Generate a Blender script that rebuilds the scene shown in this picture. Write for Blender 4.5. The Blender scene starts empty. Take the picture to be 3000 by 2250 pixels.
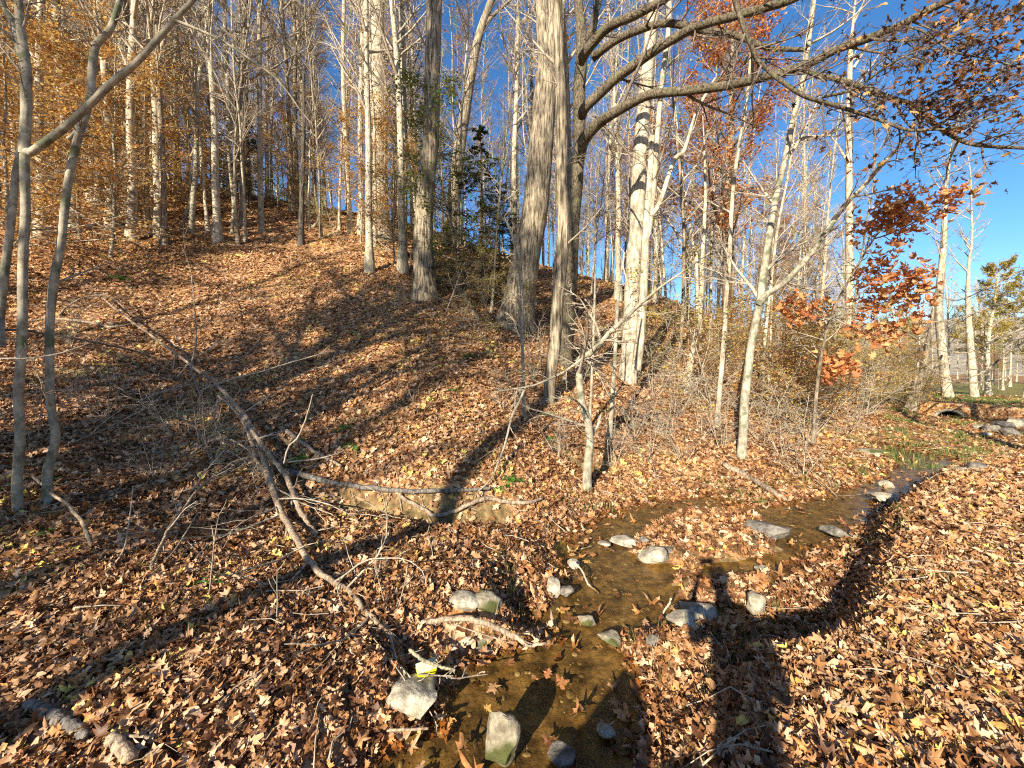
import bpy, bmesh, math, random
import numpy as np
from mathutils import Vector, noise as mnoise

# ---------------------------------------------------------------- camera, sun, sky
SC = bpy.context.scene
F = 1150.0                       # focal length in photo pixels (3000 x 2250)
PITCH = math.radians(1.75)
CAM = np.array([0.0, 0.0, 1.6])
cd = bpy.data.cameras.new("camera"); cam = bpy.data.objects.new("camera", cd)
SC.collection.objects.link(cam); SC.camera = cam
cam.location = CAM; cam.rotation_euler = (math.pi/2 - PITCH, 0, 0)
cd.sensor_width = 36.0; cd.lens = F/3000*36; cd.clip_start = 0.03; cd.clip_end = 4000

def ray(px, py):
    """world direction of a photo pixel, scaled so that its y is 1"""
    x = (px-1500)/F; v = -(py-1125)/F
    y = math.cos(PITCH)+v*math.sin(PITCH); z = -math.sin(PITCH)+v*math.cos(PITCH)
    return np.array([x/y, 1.0, z/y])
def P(px, py, y):
    return CAM + ray(px, py)*y

_a = ray(2065, 1640); _a = _a/np.linalg.norm(_a)          # where the camera's own shadow falls
SUN_EL = math.asin(-_a[2]); SUN_AZ = math.atan2(-_a[0], -_a[1])
sd = bpy.data.lights.new("sun", 'SUN'); sd.energy = 5.0; sd.angle = math.radians(0.55); sd.color = (1.0, 0.905, 0.75)
so = bpy.data.objects.new("sun", sd); SC.collection.objects.link(so)
so.rotation_euler = Vector(_a).to_track_quat('-Z', 'Y').to_euler()
W = bpy.data.worlds.new("World"); SC.world = W; W.use_nodes = True
nt = W.node_tree; nt.nodes.clear()
sky = nt.nodes.new('ShaderNodeTexSky'); sky.sky_type = 'NISHITA'; sky.sun_disc = False
sky.sun_elevation = SUN_EL; sky.sun_rotation = SUN_AZ
sky.air_density = 1.0; sky.dust_density = 0.3; sky.ozone_density = 4.0; sky.altitude = 300
bg = nt.nodes.new('ShaderNodeBackground'); bg.inputs[1].default_value = 0.088
hs = nt.nodes.new('ShaderNodeHueSaturation'); hs.inputs['Saturation'].default_value = 1.18
wo = nt.nodes.new('ShaderNodeOutputWorld')
nt.links.new(sky.outputs[0], hs.inputs['Color']); nt.links.new(hs.outputs[0], bg.inputs[0]); nt.links.new(bg.outputs[0], wo.inputs[0])
SC.view_settings.view_transform = 'Standard'; SC.view_settings.look = 'None'
SC.view_settings.exposure = 1.3; SC.view_settings.gamma = 1.0
SC.render.engine = 'CYCLES'
SC.cycles.max_bounces = 5; SC.cycles.diffuse_bounces = 3; SC.cycles.glossy_bounces = 2
SC.cycles.transparent_max_bounces = 6; SC.cycles.transmission_bounces = 2
SC.cycles.use_denoising = False; SC.cycles.filter_width = 1.15; SC.cycles.use_adaptive_sampling = False

# ---------------------------------------------------------------- helpers
R = np.random.default_rng(11)
COL = SC.collection

def tag(o, label=None, cat=None, group=None, kind=None):
    if label: o['label'] = label
    if cat: o['category'] = cat
    if group: o['group'] = group
    if kind: o['kind'] = kind
    return o

def mesh_from(name, V, T, mat=None, smooth=False, attr=None):
    """V (n,3) points, T (m,3) or (m,4) faces"""
    V = np.asarray(V, dtype=np.float32); T = np.asarray(T, dtype=np.int32)
    m = bpy.data.meshes.new(name); n, k = T.shape
    m.vertices.add(len(V)); m.vertices.foreach_set("co", V.ravel())
    m.loops.add(n*k); m.loops.foreach_set("vertex_index", T.ravel())
    m.polygons.add(n); m.polygons.foreach_set("loop_start", np.arange(0, n*k, k, dtype=np.int32))
    if smooth: m.polygons.foreach_set("use_smooth", np.ones(n, dtype=bool))
    if attr is not None:
        for an, av in attr.items():
            a = m.attributes.new(an, 'FLOAT', 'POINT'); a.data.foreach_set("value", np.asarray(av, dtype=np.float32))
    m.update(calc_edges=True)
    if mat: m.materials.append(mat)
    return m

def obj(name, mesh, parent=None, loc=(0, 0, 0)):
    o = bpy.data.objects.new(name, mesh); COL.objects.link(o); o.location = loc
    if parent is not None: o.parent = parent
    return o

def empty(name, loc=(0, 0, 0), rz=0.0, s=1.0):
    o = bpy.data.objects.new(name, None); COL.objects.link(o)
    o.location = loc; o.rotation_euler = (0, 0, rz); o.scale = (s, s, s); o.empty_display_size = 0.1
    return o

class MB:
    """collects tubes, triangles and leaves; one mesh object out"""
    def __init__(s): s.V = []; s.Q = []; s.n = 0; s.c = []
    def quads(s, V, Q, c=0.5):
        V = np.asarray(V, float); s.V.append(V); s.Q.append(np.asarray(Q, int)+s.n); s.n += len(V)
        s.c.append(np.full(len(V), c) if np.isscalar(c) else c)
    def tube(s, pts, rad, k=6, cap=False, lump=0.0, rng=None):
        pts = np.asarray(pts, float); rad = np.asarray(rad, float)
        if cap:
            pts = np.vstack([pts[:1], pts, pts[-1:]]); rad = np.concatenate([[rad[0]*.03], rad, [rad[-1]*.03]])
        n = len(pts)
        d = np.gradient(pts, axis=0)
        if cap: d[0] = d[1] = pts[2]-pts[1]; d[-1] = d[-2] = pts[-2]-pts[-3]
        d /= (np.linalg.norm(d, axis=1)[:, None]+1e-9)
        md = d.mean(0); up = np.array([0, 0, 1.0]) if abs(md[2]) < 0.75*np.linalg.norm(md) else np.array([0.9, 0.3, 0.1])
        a = np.cross(d, up); a /= (np.linalg.norm(a, axis=1)[:, None]+1e-9); b = np.cross(d, a)
        th = np.arange(k)*2*math.pi/k
        rr = rad[:, None]*np.ones((1, k))
        if lump and rng is not None:
            rr = rr*(1+lump*rng.uniform(-1, 1, (n, k)))
        V = pts[:, None, :]+rr[:, :, None]*(np.cos(th)[None, :, None]*a[:, None, :]+np.sin(th)[None, :, None]*b[:, None, :])
        i = np.arange(n-1)[:, None]*k; j = np.arange(k)[None, :]; j2 = (j+1) % k
        Q = np.stack([i+j, i+j2, i+k+j2, i+k+j], -1).reshape(-1, 4)
        s.quads(V.reshape(-1, 3), Q)
    def mesh(s, name, mat, smooth=True):
        V = np.vstack(s.V); Q = np.vstack(s.Q)
        return mesh_from(name, V, Q, mat, smooth)

def interp(poly, n):
    """smooth resample of a polyline (Catmull-like through linear + smoothing)"""
    poly = np.asarray(poly, float)
    if len(poly) < 3: t = np.linspace(0, 1, n)[:, None]; return poly[0]*(1-t)+poly[-1]*t
    m = len(poly); t = np.linspace(0, m-1, n); i = np.clip(t.astype(int), 0, m-2); u = (t-i)[:, None]
    p1 = poly[i]; p2 = poly[i+1]; p0 = poly[np.maximum(i-1, 0)]; p3 = poly[np.minimum(i+2, m-1)]
    return 0.5*((2*p1)+(-p0+p2)*u+(2*p0-5*p1+4*p2-p3)*u*u+(-p0+3*p1-3*p2+p3)*u**3)

# ---------------------------------------------------------------- materials
def newmat(name):
    m = bpy.data.materials.new(name); m.use_nodes = True; n = m.node_tree.nodes; n.clear()
    out = n.new('ShaderNodeOutputMaterial'); return m, m.node_tree, out
def N(t, ty, **kw):
    n = t.nodes.new(ty)
    for k, v in kw.items():
        if k.startswith('i_'):
            key = k[2:]; key = int(key) if key.isdigit() else key.replace('_', ' ')
            n.inputs[key].default_value = v
        else: setattr(n, k, v)
    return n
def ramp(t, stops, interp_='LINEAR'):
    r = t.nodes.new('ShaderNodeValToRGB'); e = r.color_ramp; e.interpolation = interp_
    while len(e.elements) < len(stops): e.elements.new(0.5)
    for el, (p, c) in zip(e.elements, stops): el.position = p; el.color = (*c, 1)
    return r
def L(t, a, b): t.links.new(a, b)

LEAFCOL = [(0.0, (.09, .036, .014)), (.14, (.17, .070, .026)), (.30, (.28, .130, .046)), (.46, (.38, .190, .076)),
           (.62, (.47, .265, .125)), (.76, (.58, .370, .205)), (.84, (.62, .43, .26)), (.90, (.46, .19, .07)), (.96, (.56, .27, .08)), (.99, (.58, .42, .10)), (1.0, (.66, .54, .14))]
def mat_leaf(name, stops, trans=0.25, rough=0.55):
    m, t, out = newmat(name)
    a = N(t, 'ShaderNodeAttribute', attribute_name='c')
    r = ramp(t, stops); L(t, a.outputs['Fac'], r.inputs[0])
    g = N(t, 'ShaderNodeTexNoise', i_Scale=60.0, i_Detail=3.0)
    ge = N(t, 'ShaderNodeTexCoord'); L(t, ge.outputs['Object'], g.inputs['Vector'])
    mr = N(t, 'ShaderNodeMapRange'); mr.inputs[1].default_value = .3; mr.inputs[2].default_value = .7; mr.inputs[3].default_value = .72; mr.inputs[4].default_value = 1.2
    L(t, g.outputs['Fac'], mr.inputs[0])
    mx = N(t, 'ShaderNodeMix', data_type='RGBA', blend_type='MULTIPLY'); mx.inputs[0].default_value = 1.0
    L(t, r.outputs[0], mx.inputs[6]); L(t, mr.outputs[0], mx.inputs[7])
    b = N(t, 'ShaderNodeBsdfPrincipled', i_Roughness=rough); b.inputs['Specular IOR Level'].default_value = .35
    L(t, mx.outputs[2], b.inputs['Base Color'])
    tr = N(t, 'ShaderNodeBsdfTranslucent'); L(t, mx.outputs[2], tr.inputs[0])
    ms = N(t, 'ShaderNodeMixShader'); ms.inputs[0].default_value = trans
    L(t, b.outputs[0], ms.inputs[1]); L(t, tr.outputs[0], ms.inputs[2]); L(t, ms.outputs[0], out.inputs[0])
    return m

def mat_bark(name, dark, light, scale=6.0, stretch=9.0, bump=0.6, blotch=None, rough=.85, moss=None):
    m, t, out = newmat(name)
    tc = N(t, 'ShaderNodeTexCoord'); mp = N(t, 'ShaderNodeMapping'); mp.inputs['Scale'].default_value = (1, 1, 1/stretch)
    L(t, tc.outputs['Object'], mp.inputs[0])
    n1 = N(t, 'ShaderNodeTexNoise', i_Scale=scale*6, i_Detail=6.0, i_Roughness=.65); L(t, mp.outputs[0], n1.inputs['Vector'])
    n2 = N(t, 'ShaderNodeTexNoise', i_Scale=2.3, i_Detail=4.0); L(t, tc.outputs['Object'], n2.inputs['Vector'])
    r1 = ramp(t, [(.38, dark), (.60, light)]); L(t, n1.outputs['Fac'], r1.inputs[0])
    r2 = ramp(t, [(.35, (.62, .60, .56)), (.6, (1.08, 1.05, 1.0))]); L(t, n2.outputs['Fac'], r2.inputs[0])
    mx = N(t, 'ShaderNodeMix', data_type='RGBA', blend_type='MULTIPLY'); mx.inputs[0].default_value = .8
    L(t, r1.outputs[0], mx.inputs[6]); L(t, r2.outputs[0], mx.inputs[7])
    col = mx.outputs[2]
    if moss:
        n3 = N(t, 'ShaderNodeTexNoise', i_Scale=moss[1], i_Detail=5.0); L(t, tc.outputs['Object'], n3.inputs['Vector'])
        r3 = ramp(t, [(moss[2], (0, 0, 0)), (moss[2]+.08, (1, 1, 1))]); L(t, n3.outputs['Fac'], r3.inputs[0])
        m2 = N(t, 'ShaderNodeMix', data_type='RGBA'); m2.inputs[7].default_value = (*moss[0], 1)
        L(t, r3.outputs[0], m2.inputs[0]); L(t, col, m2.inputs[6]); col = m2.outputs[2]
    bp = N(t, 'ShaderNodeBump', i_Strength=bump, i_Distance=.03); L(t, n1.outputs['Fac'], bp.inputs['Height'])
    b = N(t, 'ShaderNodeBsdfPrincipled', i_Roughness=rough); b.inputs['Specular IOR Level'].default_value = .2
    L(t, col, b.inputs['Base Color']); L(t, bp.outputs[0], b.inputs['Normal']); L(t, b.outputs[0], out.inputs[0])
    return m

def mat_noise(name, stops, scale=8.0, detail=6.0, bump=.4, bdist=.02, rough=.9, vor=None, spec=.2):
    m, t, out = newmat(name)
    tc = N(t, 'ShaderNodeTexCoord')
    n1 = N(t, 'ShaderNodeTexNoise', i_Scale=scale, i_Detail=detail, i_Roughness=.6); L(t, tc.outputs['Object'], n1.inputs['Vector'])
    r1 = ramp(t, stops); L(t, n1.outputs['Fac'], r1.inputs[0])
    bp = N(t, 'ShaderNodeBump', i_Strength=bump, i_Distance=bdist); L(t, n1.outputs['Fac'], bp.inputs['Height'])
    b = N(t, 'ShaderNodeBsdfPrincipled', i_Roughness=rough); b.inputs['Specular IOR Level'].default_value = spec
    L(t, r1.outputs[0], b.inputs['Base Color']); L(t, bp.outputs[0], b.inputs['Normal']); L(t, b.outputs[0], out.inputs[0])
    return m

M = {}
M['litter'] = mat_leaf('dry_leaf', LEAFCOL, .12)
M['beechleaf'] = mat_leaf('beech_leaf', [(0, (.36, .15, .04)), (.35, (.56, .28, .07)), (.7, (.68, .42, .12)), (1, (.74, .54, .18))], .45)
M['yellowleaf'] = mat_leaf('yellow_leaf', [(0, (.36, .20, .04)), (.4, (.55, .36, .07)), (.75, (.50, .42, .09)), (1, (.26, .34, .06))], .4)
M['orangeleaf'] = mat_leaf('orange_leaf', [(0, (.36, .12, .05)), (.4, (.58, .23, .08)), (.75, (.72, .34, .13)), (1, (.76, .46, .18))], .45)
M['oakleaf'] = mat_leaf('oak_leaf', [(0, (.06, .026, .016)), (.5, (.13, .055, .026)), (.8, (.30, .14, .05)), (1, (.42, .24, .06))], .22)
M['greenleaf'] = mat_leaf('green_leaf', [(0, (.05, .10, .02)), (.5, (.14, .22, .03)), (.8, (.32, .34, .05)), (1, (.50, .36, .06))], .4)
M['darkgreen'] = mat_leaf('needle_leaf', [(0, (.03, .045, .014)), (.6, (.075, .095, .028)), (1, (.18, .16, .05))], .3, .85)
M['fern'] = mat_leaf('fern_leaf', [(0, (.03, .10, .012)), (.6, (.07, .22, .025)), (1, (.16, .34, .04))], .3)
M['grass'] = mat_leaf('grass_blade', [(0, (.06, .10, .02)), (.6, (.13, .19, .035)), (1, (.34, .31, .11))], .3)
M['bark_ridged'] = mat_bark('ridged_bark', (.06, .047, .032), (.43, .36, .25), 3, 9, 1.8)
M['bark_pale'] = mat_bark('pale_bark', (.24, .20, .14), (.58, .51, .38), 2, 3, .6)
M['bark_beech'] = mat_bark('smooth_bark', (.19, .170, .125), (.43, .385, .29), 2, 1.5, .3, moss=((.12, .13, .075), 5.0, .56))
M['bark_grey'] = mat_bark('grey_bark', (.09, .073, .05), (.36, .30, .215), 3, 6, .9)
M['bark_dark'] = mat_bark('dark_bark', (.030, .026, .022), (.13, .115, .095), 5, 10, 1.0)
M['bark_lichen'] = mat_bark('lichen_bark', (.13, .11, .07), (.38, .34, .23), 6, 4, .7, moss=((.36, .40, .22), 9.0, .56))
M['bark_oak'] = mat_bark('oak_bark', (.035, .028, .018), (.20, .165, .11), 5, 2.5, 1.2, moss=((.14, .15, .065), 4.0, .60))
M['twig'] = mat_bark('twig_bark', (.24, .20, .145), (.50, .43, .33), 4, 5, .3)
M['twig_dark'] = mat_bark('dark_twig_bark', (.09, .07, .055), (.22, .18, .14), 4, 5, .3)
M['deadwood'] = mat_bark('dead_wood', (.16, .11, .075), (.46, .36, .25), 6, 5, .7)
M['greywood'] = mat_bark('grey_dead_wood', (.05, .045, .04), (.24, .21, .18), 6, 5, .7)
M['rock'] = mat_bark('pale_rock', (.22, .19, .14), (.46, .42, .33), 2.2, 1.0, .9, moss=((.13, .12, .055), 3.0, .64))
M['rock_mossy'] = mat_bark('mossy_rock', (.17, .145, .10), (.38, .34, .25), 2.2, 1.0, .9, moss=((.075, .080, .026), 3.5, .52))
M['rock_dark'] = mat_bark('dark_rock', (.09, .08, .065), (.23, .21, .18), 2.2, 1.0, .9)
M['soil'] = mat_noise('soil', [(.3, (.10, .065, .035)), (.7, (.34, .24, .12))], 5, 8, .6, .05)

# ---------------------------------------------------------------- terrain
# control points: image column -> [(row, depth in metres)], read off the photograph
COLS = [
 (100, [(2250,1.72),(1900,2.45),(1700,3.1),(1500,4.0),(1300,5.5),(1090,7.8),(900,11),(700,15),(560,20),(505,25)]),
 (400, [(2250,1.75),(1900,2.4),(1650,3.3),(1500,4.3),(1300,5.9),(1090,8.2),(900,11.8),(700,16),(560,21.5),(515,26)]),
 (700, [(2250,1.78),(1900,2.35),(1700,3.2),(1500,4.7),(1400,5.3),(1200,7.1),(1090,8.8),(1000,10.4),(850,13.5),(700,17.5),(600,22),(570,26)]),
 (1000,[(1950,2.35),(1750,3.0),(1600,3.9),(1500,4.9),(1400,5.3),(1200,7.2),(1090,8.8),(1000,10.4),(850,13.6),(750,17),(650,22),(620,26)]),
 (1250,[(1780,2.9),(1600,4.0),(1500,5.05),(1380,5.4),(1200,7.1),(1090,8.7),(1000,10.3),(870,13.2),(780,17),(700,22),(675,26)]),
 (1480,[(1700,3.35),(1600,4.1),(1500,5.2),(1400,5.7),(1250,7.0),(1150,8.4),(1050,10.2),(950,13),(850,17.5),(770,23),(750,27)]),
 (1720,[(1470,6.0),(1425,6.4),(1300,7.7),(1200,9.0),(1110,10.8),(1000,13.6),(900,18),(835,23),(815,28)]),
 (2000,[(1430,6.9),(1380,7.4),(1250,9.4),(1150,11.8),(1050,15.5),(960,20),(910,26),(895,32)]),
 (2200,[(1440,6.6),(1340,8.2),(1250,10.8),(1170,14),(1090,18),(1020,24),(990,32)]),
 (2400,[(1400,7.2),(1320,9.0),(1250,11.6),(1190,15),(1140,20),(1090,28),(1060,40)]),
 (2560,[(1350,8.6),(1270,12.4),(1220,15.5),(1180,19),(1160,25),(1130,40)]),
 (2700,[(1290,11.6),(1250,14),(1215,17.5),(1190,20),(1172,25),(1148,40)]),
 (2780,[(1300,11.4),(1262,14.6),(1244,17.3),(1180,21),(1168,28),(1140,45)]),
 (2900,[(1330,9.3),(1290,11.5),(1262,15),(1240,17.5),(1208,19.5),(1185,23),(1168,31),(1140,48)]),
 (3100,[(1340,9.0),(1290,11.5),(1265,15),(1240,17.8),(1206,19.8),(1185,24),(1166,32),(1138,50)]),
]
ctrl = [P(px, py, y) for px, rows in COLS for (py, y) in rows]
# right bank: its lip and the lawn around the photographer
for x, y, z in [(1.62,2.45,-.06),(1.5,1.9,-.02),(1.45,1.4,.03),(2.4,3.05,-.09),(3.3,3.75,-.10),(4.3,4.5,-.08),(5.3,5.25,-.05),(6.6,6.0,-.04),(8.2,6.9,-.05),
                (10.2,7.6,-.06),(.55,.95,.03),(.2,.9,.02),(-.35,.75,.0),(0,0,.02),(2,0,.04),(4,1,.05),(8,2,.08),(14,4,.1),(6,4,.02),(0,-3,.0),
                (5,-5,.1),(14,-6,.2),(-3,-5,.0),(-1.3,-.3,-.1),(-2.6,.4,-.3),(-3.6,1.2,-.15),(-6,.5,.1),(-9,-3,.3),(-14,-8,.8),(-5,1.9,.1),(-10,5,1.6),(-20,8,5.0),(-30,2,6.0),
                (-46,36,17),(-32,45,17.5),(-12,42,14.2),(5,45,10.5),(18,50,6.5),(32,55,3.4),(50,60,.4),(70,60,.1),
                (-90,90,26),(-40,110,26),(0,110,17),(45,120,9),(90,120,2),(160,100,0),(30,10,.2),(60,20,.4),(40,-20,.5),(-40,-30,5),(0,-40,1)]:
    ctrl.append(np.array([x, y, z]))
ctrl = np.array(ctrl)
def tps_fit(c, lam=.02):
    n = len(c); X = c[:, :2]/10
    d = np.linalg.norm(X[:, None]-X[None], axis=2); K = np.where(d > 0, d*d*np.log(d+1e-12), 0)+lam*np.eye(n)*.02
    Pm = np.hstack([np.ones((n, 1)), X]); A = np.zeros((n+3, n+3)); A[:n, :n] = K; A[:n, n:] = Pm; A[n:, :n] = Pm.T
    w = np.linalg.solve(A, np.concatenate([c[:, 2], np.zeros(3)])); return X, w
TX, TW = tps_fit(ctrl)
def tps(x, y):
    q = np.stack([x.ravel(), y.ravel()], 1)/10; out = np.empty(len(q))
    for i in range(0, len(q), 20000):
        s = q[i:i+20000]; d = np.linalg.norm(s[:, None]-TX[None], axis=2)
        out[i:i+20000] = (np.where(d > 0, d*d*np.log(d+1e-12), 0)@TW[:-3])+TW[-3]+s@TW[-2:]
    return out.reshape(x.shape)

WZ = -0.5
POOL = [(1000,2330),(1110,2200),(1250,2150),(1280,2060),(1250,1985),(1330,1940),(1480,1915),(1580,1880),(1530,1800),(1545,1735),(1640,1690),
        (1655,1640),(1690,1585),(1725,1535),(1800,1500),(1900,1480),(1960,1464),(2070,1452),(2120,1470),(2200,1490),(2320,1472),(2420,1447),
        (2500,1424),(2560,1402),(2605,1378),(2640,1352),(2610,1335),(2550,1317),(2480,1305),(2500,1292),(2560,1293),(2640,1308),(2700,1325),(2790,1350),
        (2820,1372),(2760,1395),(2700,1420),(2655,1452),(2600,1490),(2530,1535),(2450,1590),(2340,1660),(2250,1740),(2190,1830),(2100,1862),(2000,1850),
        (1900,1858),(1790,1885),(1860,1960),(1890,2050),(1880,2150),(1860,2250),(1850,2400),(1500,2900),(300,2900)]
POLY = np.array([(CAM+ray(px, py)*((CAM[2]-WZ)/-ray(px, py)[2]))[:2] for px, py in POOL])
def sdf(x, y, poly):
    q = np.stack([x.ravel(), y.ravel()], 1); out = np.full(len(q), 1e9); ins = np.zeros(len(q), bool)
    for i in range(len(poly)):
        a = poly[i]; b = poly[(i+1) % len(poly)]; e = b-a; w = q-a
        t = np.clip((w@e)/(e@e+1e-12), 0, 1); out = np.minimum(out, np.linalg.norm(w-t[:, None]*e, axis=1))
        c = ((a[1] <= q[:, 1]) & (b[1] > q[:, 1])) | ((b[1] <= q[:, 1]) & (a[1] > q[:, 1]))
        with np.errstate(divide='ignore', invalid='ignore'):
            xi = a[0]+(q[:, 1]-a[1])*(e[0]/(e[1] if e[1] != 0 else 1e-12))
        ins ^= c & (q[:, 0] < xi)
    return np.where(ins, -out, out).reshape(x.shape)
BARS = [[(1835,1612),(1900,1545),(1990,1503),(2130,1497),(2235,1522),(2230,1572),(2300,1612),(2160,1645),(2000,1650),(1900,1655)],
        [(2000,1705),(2150,1692),(2275,1675),(2235,1775),(2090,1785),(1990,1760)],
        [(1560,1700),(1600,1690),(1650,1730),(1600,1790),(1560,1800)],
        [(1960,1640),(2080,1645),(2060,1720),(1950,1730)]]
BARP = [np.array([(CAM+ray(px, py)*((CAM[2]-WZ)/-ray(px, py)[2]))[:2] for px, py in b]) for b in BARS]

def vnoise(x, y, seed=0):
    xi = np.floor(x).astype(np.int64); yi = np.floor(y).astype(np.int64); u = x-xi; v = y-yi
    u = u*u*(3-2*u); v = v*v*(3-2*v)
    def h(a, b):
        n = (a*374761393+b*668265263+seed*1442695041) & 0xffffffff; n = ((n ^ (n >> 13))*1274126177) & 0xffffffff
        return ((n ^ (n >> 16)) & 0xffff)/65535.0
    return (h(xi, yi)*(1-u)+h(xi+1, yi)*u)*(1-v)+(h(xi, yi+1)*(1-u)+h(xi+1, yi+1)*u)*v
def fbm(x, y, seed=0, oct=4):
    s = 0; a = .5
    for i in range(oct): s = s+a*(vnoise(x*2**i, y*2**i, seed+i)-.5)*2; a *= .5
    return s

def axis(lo, hi, step, g, far):
    c = list(np.arange(lo, hi, step)); s = step; a = c[-1]
    while a < far: s *= g; a += s; c.append(a)
    s = step; b = c[0]; L_ = []
    while b > -far: s *= g; b -= s; L_.append(b)
    return np.array(L_[::-1]+c)
GX = axis(-8, 11, .07, 1.055, 1200); GY = axis(-.6, 13, .07, 1.055, 1200)
GXX, GYY = np.meshgrid(GX, GY)
def smooth(t): t = np.clip(t, 0, 1); return t*t*(3-2*t)
rr_ = np.hypot(GXX, GYY)
cx = GXX*np.minimum(1, 110/np.maximum(rr_, 1e-6)); cy = GYY*np.minimum(1, 110/np.maximum(rr_, 1e-6))
H0 = tps(cx, cy)
H0 = H0+fbm(GXX*.55, GYY*.55, 3)*.10*smooth((rr_-4)/6)+fbm(GXX*2.2, GYY*2.2, 9, 3)*.045
near = (np.abs(GXX) < 22) & (GYY > -3) & (GYY < 22)
SD = np.full(GXX.shape, 50.0); SD[near] = sdf(GXX[near], GYY[near], POLY)
wob = fbm(GXX*3, GYY*3, 21, 3)*.07
rb = GXX*.61-GYY*.79 > -1.3                                 # the bank on the photographer's side: a leafy toe, then a steep face
toe = np.where(rb, .42*smooth((5.6-GYY)/2.4), 0)*smooth((GXX-.9)/.8); lipw = np.where(rb, .42, .42)
outside = WZ-.02+np.minimum(.05, SD*.15)*(toe > .05)+(np.maximum(H0, WZ+.05)-WZ-.02)*smooth((SD-toe+wob*.5)/lipw)
bed = WZ-.03-.13*smooth(-SD/.45)+fbm(GXX*5, GYY*5, 5, 3)*.03
H1 = np.where(SD > 0, outside, bed)
H1 = np.where(SD > 3, H0, H1)
for b, hgt in zip(BARP, (.05, .03, .04, .015)):
    sb = np.full(GXX.shape, 9.0); sb[near] = sdf(GXX[near], GYY[near], b)
    H1 = np.where(SD < .05, np.maximum(H1, WZ-.05+(hgt+.05+wob*.3)*smooth((-sb+.12)/.25)), H1)
# hollows: the undercut bank under the grey log, and dark pits among the roots
def seg_dist(pts):
    d = np.full(GXX.shape, 9.0)
    for p, q in zip(pts[:-1], pts[1:]):
        e = q-p; t = np.clip(((GXX-p[0])*e[0]+(GYY-p[1])*e[1])/(e@e), 0, 1); d = np.minimum(d, np.hypot(GXX-p[0]-t*e[0], GYY-p[1]-t*e[1]))
    return d
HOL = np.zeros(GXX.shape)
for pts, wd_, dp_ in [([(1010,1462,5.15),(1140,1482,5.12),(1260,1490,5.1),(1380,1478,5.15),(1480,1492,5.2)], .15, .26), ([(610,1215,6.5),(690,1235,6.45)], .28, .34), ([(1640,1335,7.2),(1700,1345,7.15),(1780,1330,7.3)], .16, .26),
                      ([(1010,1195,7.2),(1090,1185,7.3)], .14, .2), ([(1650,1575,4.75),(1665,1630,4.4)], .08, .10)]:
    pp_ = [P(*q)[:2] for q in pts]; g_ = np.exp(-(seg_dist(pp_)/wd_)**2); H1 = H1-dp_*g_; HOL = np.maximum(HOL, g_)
H1 = np.where(SD > .3, np.maximum(H1, WZ+.03), H1)
GH = H1
def holat(x, y):
    return HOL[np.clip(np.searchsorted(GY, y)-1, 0, len(GY)-2), np.clip(np.searchsorted(GX, x)-1, 0, len(GX)-2)]
def height(x, y):
    x = np.asarray(x, float); y = np.asarray(y, float)
    i = np.clip(np.searchsorted(GX, x)-1, 0, len(GX)-2); j = np.clip(np.searchsorted(GY, y)-1, 0, len(GY)-2)
    u = (x-GX[i])/(GX[i+1]-GX[i]); v = (y-GY[j])/(GY[j+1]-GY[j])
    return (GH[j, i]*(1-u)+GH[j, i+1]*u)*(1-v)+(GH[j+1, i]*(1-u)+GH[j+1, i+1]*u)*v
def sdat(x, y):
    i = np.clip(np.searchsorted(GX, x)-1, 0, len(GX)-2); j = np.clip(np.searchsorted(GY, y)-1, 0, len(GY)-2)
    return SD[j, i]
def hit(px, py, y0=1.5, y1=90):
    """where the pixel's ray meets the ground"""
    d = ray(px, py); ys = y0*(y1/y0)**np.linspace(0, 1, 900)
    z = CAM[2]+d[2]*ys; g = height(d[0]*ys, ys); k = np.nonzero(z < g)[0]
    y = ys[k[0]] if len(k) else y1
    return np.array([d[0]*y, y, float(height(d[0]*y, y))])
gi = np.arange(len(GY)-1)[:, None]*len(GX); gj = np.arange(len(GX)-1)[None]
GQ = np.stack([gi+gj, gi+gj+1, gi+gj+1+len(GX), gi+gj+len(GX)], -1)

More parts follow.
